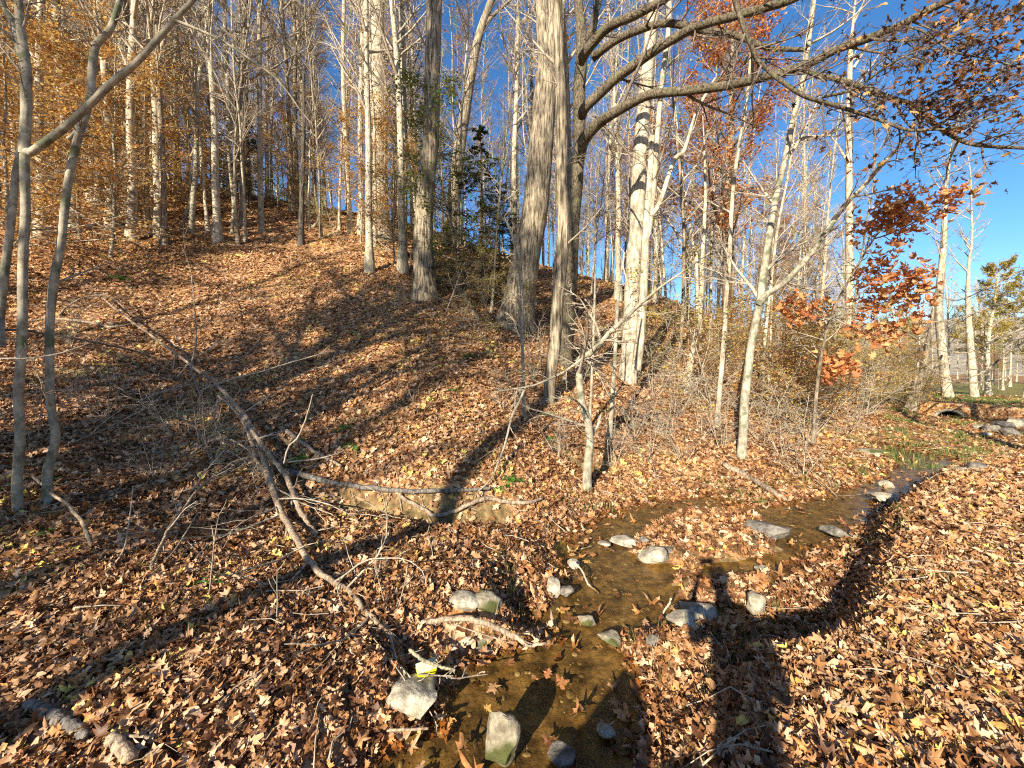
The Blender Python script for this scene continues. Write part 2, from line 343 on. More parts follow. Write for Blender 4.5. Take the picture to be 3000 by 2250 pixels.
# ground material: leaf litter as seen from afar, bare soil on cut banks, lawn to the right, silt under water
def mat_ground():
    m, t, out = newmat('ground')
    tc = N(t, 'ShaderNodeTexCoord'); g = N(t, 'ShaderNodeNewGeometry')
    wn = N(t, 'ShaderNodeTexNoise', i_Scale=9.0, i_Detail=3.0); L(t, tc.outputs['Object'], wn.inputs['Vector'])
    ad = N(t, 'ShaderNodeMix', data_type='RGBA', blend_type='LINEAR_LIGHT'); ad.inputs[0].default_value = .06
    L(t, tc.outputs['Object'], ad.inputs[6]); L(t, wn.outputs['Color'], ad.inputs[7])
    vo = N(t, 'ShaderNodeTexVoronoi', i_Scale=15.0); L(t, ad.outputs[2], vo.inputs['Vector'])
    sp = N(t, 'ShaderNodeSeparateColor'); L(t, vo.outputs['Color'], sp.inputs[0])
    lr = ramp(t, LEAFCOL); L(t, sp.outputs[0], lr.inputs[0])
    dn = ramp(t, [(.0, (.45, .42, .4)), (.55, (1, 1, 1))]); L(t, sp.outputs[1], dn.inputs[0])
    mu = N(t, 'ShaderNodeMix', data_type='RGBA', blend_type='MULTIPLY'); mu.inputs[0].default_value = .8
    L(t, lr.outputs[0], mu.inputs[6]); L(t, dn.outputs[0], mu.inputs[7])
    # lawn patches
    at = N(t, 'ShaderNodeAttribute', attribute_name='lawn'); gn = N(t, 'ShaderNodeTexNoise', i_Scale=.8, i_Detail=6.0); L(t, tc.outputs['Object'], gn.inputs['Vector'])
    gm = N(t, 'ShaderNodeMath', operation='ADD'); L(t, at.outputs['Fac'], gm.inputs[0]); L(t, gn.outputs['Fac'], gm.inputs[1])
    gr = ramp(t, [(.80/1.5, (0, 0, 0)), (1.0, (1, 1, 1))]); gd = N(t, 'ShaderNodeMath', operation='MULTIPLY'); gd.inputs[1].default_value = .66
    L(t, gm.outputs[0], gd.inputs[0]); L(t, gd.outputs[0], gr.inputs[0])
    gc = N(t, 'ShaderNodeTexNoise', i_Scale=14.0, i_Detail=4.0); L(t, tc.outputs['Object'], gc.inputs['Vector'])
    gcr = ramp(t, [(.35, (.06, .09, .02)), (.65, (.20, .22, .05))]); L(t, gc.outputs['Fac'], gcr.inputs[0])
    m1 = N(t, 'ShaderNodeMix', data_type='RGBA'); L(t, gr.outputs[0], m1.inputs[0]); L(t, mu.outputs[2], m1.inputs[6]); L(t, gcr.outputs[0], m1.inputs[7])
    # soil on steep faces and stream bed
    ab = N(t, 'ShaderNodeAttribute', attribute_name='soil')
    sn = N(t, 'ShaderNodeTexNoise', i_Scale=7.0, i_Detail=8.0, i_Roughness=.7); L(t, tc.outputs['Object'], sn.inputs['Vector'])
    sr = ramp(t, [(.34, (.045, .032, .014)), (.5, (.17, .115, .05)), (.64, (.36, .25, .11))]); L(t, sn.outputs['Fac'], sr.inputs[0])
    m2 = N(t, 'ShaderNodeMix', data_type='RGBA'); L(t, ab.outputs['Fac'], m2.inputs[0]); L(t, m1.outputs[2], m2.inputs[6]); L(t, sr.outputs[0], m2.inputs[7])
    bp = N(t, 'ShaderNodeBump', i_Strength=.9, i_Distance=.05); L(t, vo.outputs['Distance'], bp.inputs['Height'])
    iv = N(t, 'ShaderNodeMath', operation='SUBTRACT', use_clamp=True); iv.inputs[0].default_value = .9; L(t, ab.outputs['Fac'], iv.inputs[1]); L(t, iv.outputs[0], bp.inputs['Strength'])
    bp2 = N(t, 'ShaderNodeBump', i_Strength=.6, i_Distance=.05); L(t, sn.outputs['Fac'], bp2.inputs['Height']); L(t, bp.outputs[0], bp2.inputs['Normal'])
    b = N(t, 'ShaderNodeBsdfPrincipled', i_Roughness=.9); b.inputs['Specular IOR Level'].default_value = .15
    L(t, m2.outputs[2], b.inputs['Base Color']); L(t, bp2.outputs[0], b.inputs['Normal']); L(t, b.outputs[0], out.inputs[0])
    return m
gy_, gx_ = np.gradient(GH); slope = np.hypot(gx_/np.gradient(GX)[None], gy_/np.gradient(GY)[:, None])
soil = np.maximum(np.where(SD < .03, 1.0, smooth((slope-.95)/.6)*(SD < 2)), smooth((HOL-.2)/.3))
lawn = .52*smooth((GXX-8.5)/3)*smooth((GYY-7.5)/2.5)*(GYY<40)
lawn = np.maximum(lawn, .8*smooth((GXX-19-.35*(GYY-20))/8)*(GYY > 14)*(GYY < 60))
lawn = np.where(GXX < .93*GYY, 0.0, lawn)
lawn = np.where(SD < .5, np.maximum(lawn, .40*(GXX > 5)), lawn)
VG = np.stack([GXX, GYY, GH], -1).reshape(-1, 3)
gm = mesh_from('ground', VG, GQ.reshape(-1, 4), mat_ground(), True, {'soil': soil.ravel(), 'lawn': lawn.ravel()})
ground = tag(obj('ground', gm), kind='structure', label='leaf covered hillside and stream banks', cat='ground')

# water surface
def mat_water():
    m, t, out = newmat('water')
    tc = N(t, 'ShaderNodeTexCoord')
    n1 = N(t, 'ShaderNodeTexNoise', i_Scale=9.0, i_Detail=3.0, i_Distortion=.8); L(t, tc.outputs['Object'], n1.inputs['Vector'])
    n2 = N(t, 'ShaderNodeTexNoise', i_Scale=38.0, i_Detail=2.0, i_Distortion=1.2); L(t, tc.outputs['Object'], n2.inputs['Vector'])
    bp = N(t, 'ShaderNodeBump', i_Strength=.35, i_Distance=.02); L(t, n1.outputs['Fac'], bp.inputs['Height'])
    bq = N(t, 'ShaderNodeBump', i_Strength=.18, i_Distance=.008); L(t, n2.outputs['Fac'], bq.inputs['Height']); L(t, bp.outputs[0], bq.inputs['Normal'])
    tr = N(t, 'ShaderNodeBsdfTransparent'); tr.inputs[0].default_value = (.80, .70, .50, 1)
    gl = N(t, 'ShaderNodeBsdfGlossy', i_Roughness=.03); L(t, bq.outputs[0], gl.inputs['Normal'])
    ge = N(t, 'ShaderNodeNewGeometry'); dp = N(t, 'ShaderNodeVectorMath', operation='DOT_PRODUCT'); L(t, bq.outputs[0], dp.inputs[0]); L(t, ge.outputs['Incoming'], dp.inputs[1])
    ab = N(t, 'ShaderNodeMath', operation='ABSOLUTE'); L(t, dp.outputs['Value'], ab.inputs[0])
    om = N(t, 'ShaderNodeMath', operation='SUBTRACT', use_clamp=True); om.inputs[0].default_value = 1.0; L(t, ab.outputs[0], om.inputs[1])
    pw = N(t, 'ShaderNodeMath', operation='POWER'); pw.inputs[1].default_value = 5.0; L(t, om.outputs[0], pw.inputs[0])
    fr = N(t, 'ShaderNodeMath', operation='MULTIPLY_ADD'); fr.inputs[1].default_value = .95; fr.inputs[2].default_value = .025; L(t, pw.outputs[0], fr.inputs[0])
    ms = N(t, 'ShaderNodeMixShader'); L(t, fr.outputs[0], ms.inputs[0]); L(t, tr.outputs[0], ms.inputs[1]); L(t, gl.outputs[0], ms.inputs[2])
    L(t, ms.outputs[0], out.inputs[0]); return m
sel = SD[:-1, :-1] < .22; WQ = GQ[sel]; u, inv = np.unique(WQ, return_inverse=True)
WV = VG[u].copy(); WV[:, 2] = WZ
wm = mesh_from('water', WV, inv.reshape(WQ.shape), mat_water(), True)
tag(obj('water', wm), kind='structure', label='shallow clear brown stream', cat='water')
# ---------------------------------------------------------------- leaves
def leaf_template(kind, rng, detail=2):
    """one curled leaf, about 1 unit long: points, triangles"""
    if kind == 'maple':
        ang = np.radians([-90,-62,-40,-18,2,16,34,58,74,90,106,122,146,164,178,198,220,242])
        rad = np.array([.20,.46,.26,.54,.58,.34,.58,.30,.48,.66,.48,.30,.58,.34,.58,.54,.26,.46])
        if detail < 2: k = [0,1,3,4,6,7,9,11,12,14,15,17]; k = [0,2,4,5,6,7,9,11,12,13,14,16]; ang = ang[k]; rad = rad[k]
        rad = rad*rng.uniform(.68, 1.22, len(rad)); x = rad*np.cos(ang); y = rad*np.sin(ang)
    elif kind == 'oak':
        ys = [-.5,-.32,-.2,-.08,.05,.16,.3,.5]; xs = [.03,.10,.24,.11,.30,.13,.24,.0]
        if detail < 2: ys = [-.5,-.2,-.08,.08,.2,.5]; xs = [.03,.22,.11,.28,.15,0]
        x = np.array(xs+[-a for a in xs[-2::-1]])*1.15; y = np.array(ys+ys[-2::-1])
    else:
        n = 8 if detail > 1 else 6; th = np.linspace(0, 2*math.pi, n, endpoint=False); x = .26*np.cos(th)*(1-.15*np.sin(th)); y = .5*np.sin(th)
    V = np.stack([np.concatenate([[0], x]), np.concatenate([[0], y]), np.zeros(len(x)+1)], 1)
    c1, c2 = rng.uniform(-1.3, 2.2), rng.uniform(-.9, 1.3); a = rng.uniform(0, math.pi)
    u = V[:, 0]*math.cos(a)+V[:, 1]*math.sin(a); w = -V[:, 0]*math.sin(a)+V[:, 1]*math.cos(a)
    V[:, 2] = c1*u*u+c2*w*w+rng.normal(0, .045, len(V))+rng.uniform(-.2, .35)*np.abs(u)
    n = len(x); T = np.array([[0, i+1, (i+1) % n+1] for i in range(n)])
    return V, T
def rotmats(nrm, yaw, rng):
    """frames whose z axis is nrm, spun by yaw"""
    z = nrm/np.linalg.norm(nrm, axis=1)[:, None]
    t = np.stack([np.cos(yaw), np.sin(yaw), np.zeros(len(yaw))], 1); x = np.cross(t, z); x /= (np.linalg.norm(x, axis=1)[:, None]+1e-9)
    y = np.cross(z, x); return np.stack([x, y, z], 2)
def leaf_cloud(pos, nrm, size, kinds, rng, detail=2, ntemp=6, color=None):
    Vs, Ts, Cs = [], [], []; n0 = 0
    temps = [leaf_template(kinds[i % len(kinds)], rng, detail) for i in range(ntemp)]
    which = rng.integers(0, ntemp, len(pos)); yaw = rng.uniform(0, 2*math.pi, len(pos))
    Rm = rotmats(nrm, yaw, rng); col = rng.random(len(pos)) if color is None else color
    for k, (V, T) in enumerate(temps):
        s = which == k; m = int(s.sum())
        if not m: continue
        X = np.einsum('nij,vj->nvi', Rm[s], V)*size[s][:, None, None]+pos[s][:, None, :]
        Vs.append(X.reshape(-1, 3)); Ts.append((T[None]+np.arange(m)[:, None, None]*len(V)).reshape(-1, 3)+n0)
        Cs.append(np.repeat(col[s], len(V))); n0 += m*len(V)
    return np.vstack(Vs), np.vstack(Ts), np.concatenate(Cs)

def scatter(n, y0, y1, s0=-1.62, s1=1.62):
    y = np.sqrt(R.uniform(y0*y0, y1*y1, n)); return R.uniform(s0, s1, n)*y, y
# ---------------------------------------------------------------- rocks
def ico(sub):
    bm = bmesh.new(); bmesh.ops.create_icosphere(bm, subdivisions=sub, radius=1.0)
    V = np.array([v.co[:] for v in bm.verts]); T = np.array([[v.index for v in f.verts] for f in bm.faces]); bm.free(); return V, T
ROCKS = []
ICO4 = ico(4); ICO2 = ico(2)
def rock_mesh(name, dims, seed, mat, cuts=7, rough=.10, sub=4):
    V, T = ICO4 if sub == 4 else ICO2; V = V.copy(); rg = np.random.default_rng(seed)
    if cuts >= 8: V = np.sign(V)*np.abs(V)**.62; V = V@np.linalg.qr(rg.normal(0, .25, (3, 3))+np.eye(3))[0]
    for _ in range(cuts+3):
        n = rg.normal(0, 1, 3); n /= np.linalg.norm(n); d = rg.uniform(.52, .85)*(1.15 if cuts >= 8 else 1); p = V@n; V = V-np.maximum(p-d, 0)[:, None]*n*.93
    o = rg.uniform(0, 50, 3)
    disp = np.array([mnoise.fractal(Vector(v*1.7+o), .9, 2.0, 5) for v in V]); V = V*(1+rough*disp)[:, None]
    e = (V.max(0)-V.min(0)); V = (V-(V.max(0)+V.min(0))/2)/e*np.array(dims)
    m = mesh_from(name, V, T, mat, True)
    try: m.set_sharp_from_angle(angle=math.radians(38))
    except Exception: pass
    return m
def rock(px0, px1, py0, py1, label, mat='rock', seed=1, depth=1.0, cuts=7, rz=None, sink=.25, group=None):
    cx_ = (px0+px1)/2; b = hit(cx_, py1)
    if sdat(b[0], b[1]) < 0: 
        d = ray(cx_, py1); y = (CAM[2]-WZ)/-d[2]; b = np.array([d[0]*y, y, WZ])
    w = (px1-px0)/F*b[1]*1.12; h = (py1-py0)/F*b[1]*1.15; vis = math.atan2(CAM[2]-b[2], math.hypot(b[0], b[1]))
    dd = w*depth; hh = max(.25*w, (h-dd*math.sin(vis))/max(.3, math.cos(vis))); hh = min(hh, w*1.3)
    tot = hh*(1+sink); rz = rz if rz is not None else (seed*37 % 20-10)/57.3
    o = obj('rock', rock_mesh('rock', (w*1.04, dd, tot), seed, M[mat], cuts), loc=(b[0]*(1+.5*dd/b[1]), b[1]+dd*.45, b[2]+hh*1.06-tot/2))
    o.rotation_euler = (0, 0, -math.atan2(b[0], b[1])*.6+rz); ROCKS.append((o.location.x, o.location.y, .43*w))
    return tag(o, label, 'rock', group)
for a in [
 (1128,1278,1996,2135,'big blocky pale boulder at the left edge of the pool',  'rock', 3, .9, 9),
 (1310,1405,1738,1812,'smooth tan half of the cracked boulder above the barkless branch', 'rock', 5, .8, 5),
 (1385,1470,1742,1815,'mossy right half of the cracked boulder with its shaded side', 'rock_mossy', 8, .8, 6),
 (1322,1392,1850,1900,'flat tan stone under the barkless branch, left one of two', 'rock', 11, .9, 6),
 (1390,1456,1862,1902,'rounded mossy stone under the barkless branch, right one of two', 'rock_mossy', 12, .9, 5),
 (1310,1350,1896,1916,'small pale stone half in the dark water below the flat tan stone', 'rock', 13, .9, 5),
 (1386,1440,1898,1925,'small low stone at the waterline below the rounded mossy stone', 'rock', 14, .9, 5),
 (1425,1522,2120,2262,'tall mossy topped stone standing in the pool at the bottom edge', 'rock_mossy', 17, .8, 10),
 (1604,1640,1697,1752,'upright grey pointed stone between pool and leaves', 'rock', 19, .8, 8),
 (1640,1680,1712,1752,'low dark stone just under the water beside the upright one', 'rock_dark', 20, 1.0, 6),
 (1790,1866,1568,1608,'rounded grey triangular stone in the upper pool row', 'rock', 22, .8, 6),
 (1872,1954,1600,1662,'largest pale slab of the row across the upper pool', 'rock', 24, .7, 9),
 (1872,1904,1572,1602,'small brown pointed stone behind the pale slab', 'rock_dark', 26, .8, 7),
 (1930,1984,1603,1636,'flat grey stone leaning right of the pale slab', 'rock_dark', 28, .8, 8),
 (1753,1786,1587,1602,'small white stone left of the grey triangular one', 'rock', 30, .8, 5),
 (1997,2090,1764,1820,'blocky pale stone beside the photographer\'s shadow', 'rock', 32, .7, 9),
 (1958,2054,1814,1852,'low white stone with a leaf on it, below the blocky pale one', 'rock', 34, .8, 7),
 (2190,2236,1745,1810,'pointed tan stone right of the photographer\'s shadow', 'rock', 36, .9, 8),
 (1694,1742,1798,1838,'dark stone with a white top at the pool outlet', 'rock_mossy', 38, .9, 6),
 (1752,1824,1852,1898,'flat greenish stone half buried in red leaves', 'rock_mossy', 40, .9, 7),
 (1895,1936,1864,1904,'small grey stone buried in leaves on the right bank', 'rock_dark', 42, .9, 6),
 (2186,2300,1526,1582,'broad flat grey slab lying on the leafy gravel bar', 'rock_dark', 44, .7, 8),
 (1664,1696,1636,1668,'small pale stone where the twig enters the water', 'rock', 46, .9, 6),
 (2554,2636,1444,1476,'long low pale stone at the lit edge of the far stream', 'rock', 48, .6, 6),
 (2580,2612,1408,1428,'small tan stone on the far grassy edge', 'rock', 50, .8, 6),
 (2842,2880,1358,1384,'flat dark slab at the bend of the far stream', 'rock_dark', 52, .8, 8),
 (2798,2840,1370,1388,'rounded stone beside the dark slab at the bend', 'rock', 54, .8, 6),
 (1750,1800,2124,2172,'white speckled stone in the shaded side of the pool', 'rock', 56, .9, 6),
 (1606,1682,2200,2256,'grey stone with leaves on top at the bottom of the pool', 'rock_dark', 58, .9, 6),
 (2022,2046,1482,1504,'little upright pale stone at the top of the gravel bar', 'rock', 60, .8, 6),
 (2214,2250,1658,1680,'small rounded stone at the water strip behind the shadow', 'rock', 62, .9, 5),
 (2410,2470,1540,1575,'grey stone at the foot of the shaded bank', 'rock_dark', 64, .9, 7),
 (2510,2570,1318,1338,'dark mossy stone where the far stream narrows', 'rock_mossy', 66, .9, 7)]:
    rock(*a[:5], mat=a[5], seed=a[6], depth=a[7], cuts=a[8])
for i, (px, py, w, lab) in enumerate([(2868,1262,26,'pale riprap block right beside the culvert mouth'), (2900,1268,34,'dark riprap block below the road, second from the culvert'),
        (2935,1262,40,'dark riprap block below the road, third from the culvert'), (2975,1258,44,'light riprap block below the road at the frame edge'),
        (2884,1282,22,'small whitish riprap chunk on the grass by the culvert'), (2958,1282,40,'low dark riprap block in the grass below the road')]):
    rock(px-w/2, px+w/2, py-w*.62, py, lab, 'rock_dark' if 'dark' in lab else 'rock', 90+i, 1.0, 9, group='riprap below the road')
def litter_band(n, y0, y1, size, detail, pile, tilt):
    x, y = scatter(n, y0, y1); z = height(x, y); sd_ = sdat(x, y)
    lawnp = (x > .95*y)*(y > 9); bare = fbm(x*1.3, y*1.3, 77, 3)
    keep = ((sd_ > -.02+R.normal(0, .04, n)) | (z > WZ-.004)) & ~((lawnp > 0) & (R.random(n) < .60))
    keep &= ~((sd_ > -.05) & (sd_ < .22) & (R.random(n) < .35)) & ~((bare > .33) & (R.random(n) < .65))
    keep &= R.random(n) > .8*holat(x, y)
    for rx, ry, rr in ROCKS: keep &= (np.hypot(x-rx, y-ry) > rr*R.uniform(.75, 1.25, n))
    x, y, z, sd_ = x[keep], y[keep], z[keep], sd_[keep]; m = len(x)
    e = .12; nx = -(height(x+e, y)-height(x-e, y))/(2*e); ny = -(height(x, y+e)-height(x, y-e))/(2*e)
    nr = np.stack([nx, ny, np.ones(m)], 1)+R.normal(0, tilt, (m, 3))*[1, 1, .3]
    nr[:, 2] = np.maximum(nr[:, 2], .12)
    sz = size*(.55+1.05*R.random(m)**1.7)
    col = R.random(m); patch = fbm(x*.9, y*.9, 31, 3); wet = smooth((.45-sd_)/.45)*(sd_ < .6)
    col = np.clip(col+.25*patch, 0, .999)
    wetc = np.where(R.random(m) < .4, R.uniform(.82, .93, m), R.uniform(.0, .4, m)); col = np.where((R.random(m) < wet*.75), wetc, col)
    right = (x*.61-y*.79 > -.75) & (R.random(m) < .45); col = np.where(right, R.uniform(.45, 1.0, m), col)
    pos = np.stack([x, y, z+.008+R.random(m)**1.6*pile], 1)
    return leaf_cloud(pos, nr, sz, ['maple', 'oak', 'maple', 'oval', 'maple', 'oak'], R, detail, 24, col)
parts = [litter_band(58000, .45, 3.6, .055, 2, .045, .65), litter_band(100000, 3.6, 9, .074, 2, .045, .55),
         litter_band(90000, 9, 17, .10, 1, .05, .5), litter_band(56000, 17, 34, .18, 1, .05, .42)]
off = 0; VV, TT, CC = [], [], []
for V, T, c in parts: VV.append(V); TT.append(T+off); CC.append(c); off += len(V)
lm = mesh_from('leaf_litter', np.vstack(VV), np.vstack(TT), M['litter'], False, {'c': np.concatenate(CC)})
tag(obj('fallen_leaves', lm), 'dry brown and tan leaves covering the whole ground', 'leaves', kind='stuff')
# leaves on and under the water
x, y = scatter(26000, .9, 13); sd_ = sdat(x, y); edge = np.exp(sd_/.16); farw = smooth((y-3.6)/1.2)
k = (sd_ < .0) & (R.random(len(x)) < .05+.75*edge+(.16*farw*(x < 2.9)+.05*(x >= 2.9))*(fbm(x*2, y*2, 8) > -.05)); x, y, sd_ = x[k], y[k], sd_[k]
m = len(x); sunk = R.random(m) < .35
z = np.where(sunk, height(x, y)+.012, WZ+.004+R.random(m)*.006); z = np.maximum(z, height(x, y)+.006)
nr = np.stack([R.normal(0, .12, m), R.normal(0, .12, m), np.ones(m)], 1)
V, T, c = leaf_cloud(np.stack([x, y, z], 1), nr, .095*R.uniform(.6, 1.3, m), ['maple', 'oak', 'maple'], R, 2, 9, R.choice([.1, .25, .4, .84, .88, .92, .95, .6], m)+R.uniform(-.03, .03, m))
V[:, 2] = np.where(np.abs(V[:, 2]-WZ) < .02, np.maximum(V[:, 2], WZ+.002), V[:, 2])
tag(obj('floating_leaves', mesh_from('floating_leaves', V, T, M['litter'], False, {'c': c})), 'reddish wet leaves floating and sunk in the stream', 'leaves', kind='stuff')

# pebbles and gravel of the stream bed
V0, T0 = ICO2; x, y = scatter(26000, 1.0, 9, -.8, 1.3); sd_ = sdat(x, y); k = (sd_ < .12); x, y = x[k], y[k]; m = len(x)
s = .005+.026*R.random(m)**8; V = V0[None]*R.uniform(.5, 1.4, (m, 1, 3))*s[:, None, None]*[1, 1, .4]
V = V+np.stack([x, y, height(x, y)], 1)[:, None, :]
m_p = mat_leaf('pebble', [(0, (.06, .05, .03)), (.5, (.16, .12, .06)), (.85, (.26, .21, .12)), (1, (.42, .37, .26))], 0.0, .5)
tag(obj('gravel', mesh_from('gravel', V.reshape(-1, 3), (T0[None]+np.arange(m)[:, None, None]*len(V0)).reshape(-1, 3), m_p, True, {'c': np.repeat(R.random(m), len(V0))})),
    'olive and tan gravel on the stream bed', 'gravel', kind='stuff')

# ---------------------------------------------------------------- tree building
def branch_path(p, d, length, n, wob, up, rng):
    pts = [p]; d = d/np.linalg.norm(d); st = length/(n-1)
    for i in range(n-1):
        d = d+rng.normal(0, wob, 3)+np.array([0, 0, up]); d = d/np.linalg.norm(d); pts.append(pts[-1]+d*st)
    return np.array(pts)
def side_dir(t, ang, rng, az=None):
    u = np.cross(t, [0.3, 0.2, 1.0]); u /= np.linalg.norm(u)+1e-9; v = np.cross(t, u); a = rng.uniform(0, 2*math.pi) if az is None else az
    return t*math.cos(ang)+(u*math.cos(a)+v*math.sin(a))*math.sin(ang)
def ramify(mb, path, r0, r1, level, rng, cfg, tips):
    """side branches along a path; cfg[level] = (per metre or count, length factor, angle, wobble, up, from, sides)"""
    if level >= len(cfg): 
        tips.extend(path[len(path)//3:]); return
    cnt, lf, ang, wob, up, fr, k = cfg[level]
    n = len(path); seg = np.linalg.norm(np.diff(path, axis=0), axis=1).sum()
    c = int(cnt) if cnt >= 1 else int(seg/cnt*.1)+1
    for i in range(c):
        t = fr+(1-fr)*((i+rng.random())/c); f = t*(n-1); j = min(int(f), n-2); p = path[j]+(path[j+1]-path[j])*(f-j)
        tan = path[j+1]-path[j]; tan /= np.linalg.norm(tan)+1e-9; rp = r0+(r1-r0)*t
        ln = seg*lf*rng.uniform(.6, 1.15)*(1.15-.75*t); d = side_dir(tan, math.radians(ang)*rng.uniform(.7, 1.25), rng)
        if abs(up) < 1e-6 and level > 0: d[2] *= .35
        m = 7 if level == 0 else (5 if level == 1 else 4)
        b = branch_path(p, d, ln, m, wob, up, rng); br = max(.0035, min(rp*.62, ln*.019+.004)); be = max(.0022, br*.22)
        mb.tube(b, np.linspace(br, be, m), k)
        ramify(mb, b, br, be, level+1, rng, cfg, tips)

def make_tree(name, h, r, cfg, bark, twigmat, rng, lean=.012, wob=.02, leaves=None, trunk_n=16, sides=9, flare=1.5, fork=None):
    """prototype: meshes for trunk, crown and foliage"""
    tr = MB(); cr = MB(); tips = []
    pts = [np.zeros(3)-[0, 0, .25]]; d = np.array([rng.normal(0, lean), rng.normal(0, lean), 1.0])
    for i in range(trunk_n-1):
        d = d+rng.normal(0, wob, 3)*[1, 1, 0]; d[:2] *= .93; d /= np.linalg.norm(d); pts.append(pts[-1]+d*h/(trunk_n-1))
    pts = np.array(pts); t = np.linspace(0, 1, trunk_n); rad = r*(1-.82*t**1.1); rad[0] *= flare; 
    P2 = interp(pts, trunk_n*2); rad2 = np.interp(np.linspace(0, 1, trunk_n*2), t, rad); rad2[1] *= 1+(flare-1)*.45
    tr.tube(P2, rad2, sides, lump=.03, rng=rng)
    ramify(cr, pts, r, r*.18, 0, rng, cfg, tips)
    out = {'trunk': (tr.mesh(name+'_trunk', M[bark]), M[bark]), 'branches': (cr.mesh(name+'_branches', M[twigmat]), None)}
    if leaves:
        n, size, kinds, mat, det = leaves; tips = np.array(tips); ii = rng.integers(0, len(tips), n)
        pos = tips[ii]+rng.normal(0, .07+h*.004, (n, 3)); nr = np.stack([rng.normal(0, .6, n), rng.normal(0, .6, n), np.ones(n)], 1)
        V, T, c = leaf_cloud(pos, nr, size*rng.uniform(.6, 1.3, n), kinds, rng, det, 6)
        out['foliage'] = (mesh_from(name+'_foliage', V, T, M[mat], False, {'c': c}), None)
    return out
def plant(proto, name, loc, label, cat, group=None, s=1.0, rz=None, sz=None):
    e = empty(name, loc, R.uniform(0, 6.28) if rz is None else rz, s)
    if sz: e.scale = (s, s, s*sz)
    for k, (m, _) in proto.items(): obj(k, m, e)
    return tag(e, label, cat, group)

rg = np.random.default_rng(5)
CF_TALL = [(30, .19, 50, .06, .05, .30, 5), (8, .45, 45, .10, .03, .15, 3), (8, .5, 40, .12, .02, .1, 3)]
PT = [make_tree('tall', 21, .155, CF_TALL, b, tw, rg, leaves=lv) for b, tw, lv in
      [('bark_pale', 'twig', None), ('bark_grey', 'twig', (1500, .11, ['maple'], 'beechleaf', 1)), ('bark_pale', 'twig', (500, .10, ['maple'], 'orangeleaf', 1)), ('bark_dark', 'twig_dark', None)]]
CF_POLE = [(30, .16, 55, .08, .04, .22, 4), (7, .5, 45, .12, .02, .15, 3), (6, .5, 40, .12, .0, .1, 3)]
PP = [make_tree('pole', 15, .065, CF_POLE, b, tw, rg, lean=.05, wob=.035, leaves=lv, sides=7) for b, tw, lv in
      [('bark_pale', 'twig', None), ('bark_beech', 'twig', (2200, .085, ['oval'], 'beechleaf', 1)), ('bark_grey', 'twig', None)]]
CF_BEECH = [(38, .42, 72, .07, .015, .12, 4), (9, .42, 45, .12, .0, .15, 3), (6, .4, 40, .12, .0, .1, 3)]
PB = [make_tree('beech', 8.5, .06, CF_BEECH, 'bark_beech', 'twig', rg, lean=.06, wob=.05, leaves=(5500, .105, ['oval'], 'beechleaf', 1), sides=7),
      make_tree('beech', 7.5, .05, CF_BEECH, 'bark_beech', 'twig', rg, lean=.06, wob=.05, leaves=(4200, .10, ['oval'], 'beechleaf', 1), sides=7)]
CF_UND = [(20, .5, 60, .10, .03, .08, 4), (8, .45, 50, .14, .01, .15, 3), (5, .45, 45, .15, .0, .1, 3)]
PU = [make_tree('understory', 3.8, .028, CF_UND, 'bark_grey', 'twig', rg, .1, .08, leaves=(1500, .06, ['oval'], 'yellowleaf', 1), sides=5, trunk_n=9),
      make_tree('understory', 3.2, .025, CF_UND, 'bark_grey', 'twig', rg, .1, .08, leaves=(2300, .065, ['oval'], 'beechleaf', 1), sides=5, trunk_n=9)]
PS = []
for i in range(3):
    b = MB(); tips = []
    for k in range(5):
        a = rg.uniform(0, 6.28); pth = branch_path(np.array([0, 0, -.1]), np.array([math.cos(a)*.5, math.sin(a)*.5, 1]), rg.uniform(1.1, 2.2), 8, .12, .02, rg)
        b.tube(pth, np.linspace(.011, .003, 8), 4); ramify(b, pth, .010, .003, 0, rg, [(8, .5, 55, .14, .0, .15, 3), (5, .5, 45, .16, .0, .1, 3)], tips)
    PS.append({'stem': (b.mesh('shrub_stems', M['twig']), None)})
def hemlock(h, n, rng):
    tr = MB(); tr.tube([(0, 0, -.2), (0.03, 0, h*.5), (0, .02, h)], [h*.012, h*.007, .006], 6); V = []
    br = MB(); pos = []
    for i in range(n):
        t = rng.uniform(.06, 1); a = rng.uniform(0, 6.28); ln = h*.36*(1.05-t)**.7*rng.uniform(.6, 1.1)
        p = branch_path(np.array([0, 0, h*t]), np.array([math.cos(a), math.sin(a), .10]), ln, 7, .05, -.05, rng); br.tube(p, np.linspace(.012, .003, 7), 3)
        for q in range(11):
            f = rng.uniform(.15, 1)*5.99; j = int(f); c = p[j]+(p[j+1]-p[j])*(f-j); a2 = a+rng.choice([-1, 1])*rng.uniform(.5, 1.1); l2 = ln*.28*rng.uniform(.5, 1)
            s_ = branch_path(c, np.array([math.cos(a2), math.sin(a2), -.05]), l2, 4, .06, -.06, rng); br.tube(s_, [.004, .003, .002, .002], 3)
            pos.append(interp(s_, 9)+rng.normal(0, .015, (9, 3)))
    pos = np.vstack(pos); m = len(pos); nr = np.stack([rng.normal(0, .4, m), rng.normal(0, .4, m), np.ones(m)], 1)
    V, T, c = leaf_cloud(pos, nr, .055*rng.uniform(.6, 1.4, m), ['oval'], rng, 1, 6)
    return {'trunk': (tr.mesh('hemlock_trunk', M['bark_dark']), None), 'branches': (br.mesh('hemlock_branches', M['twig_dark']), None),
            'foliage': (mesh_from('hemlock_foliage', V, T, M['darkgreen'], False, {'c': c}), None)}
PH = hemlock(4.6, 90, rg)
PG = make_tree('green', 7.5, .05, CF_BEECH, 'bark_grey', 'twig_dark', rg, .05, .05, leaves=(3000, .09, ['maple'], 'greenleaf', 1), sides=6)
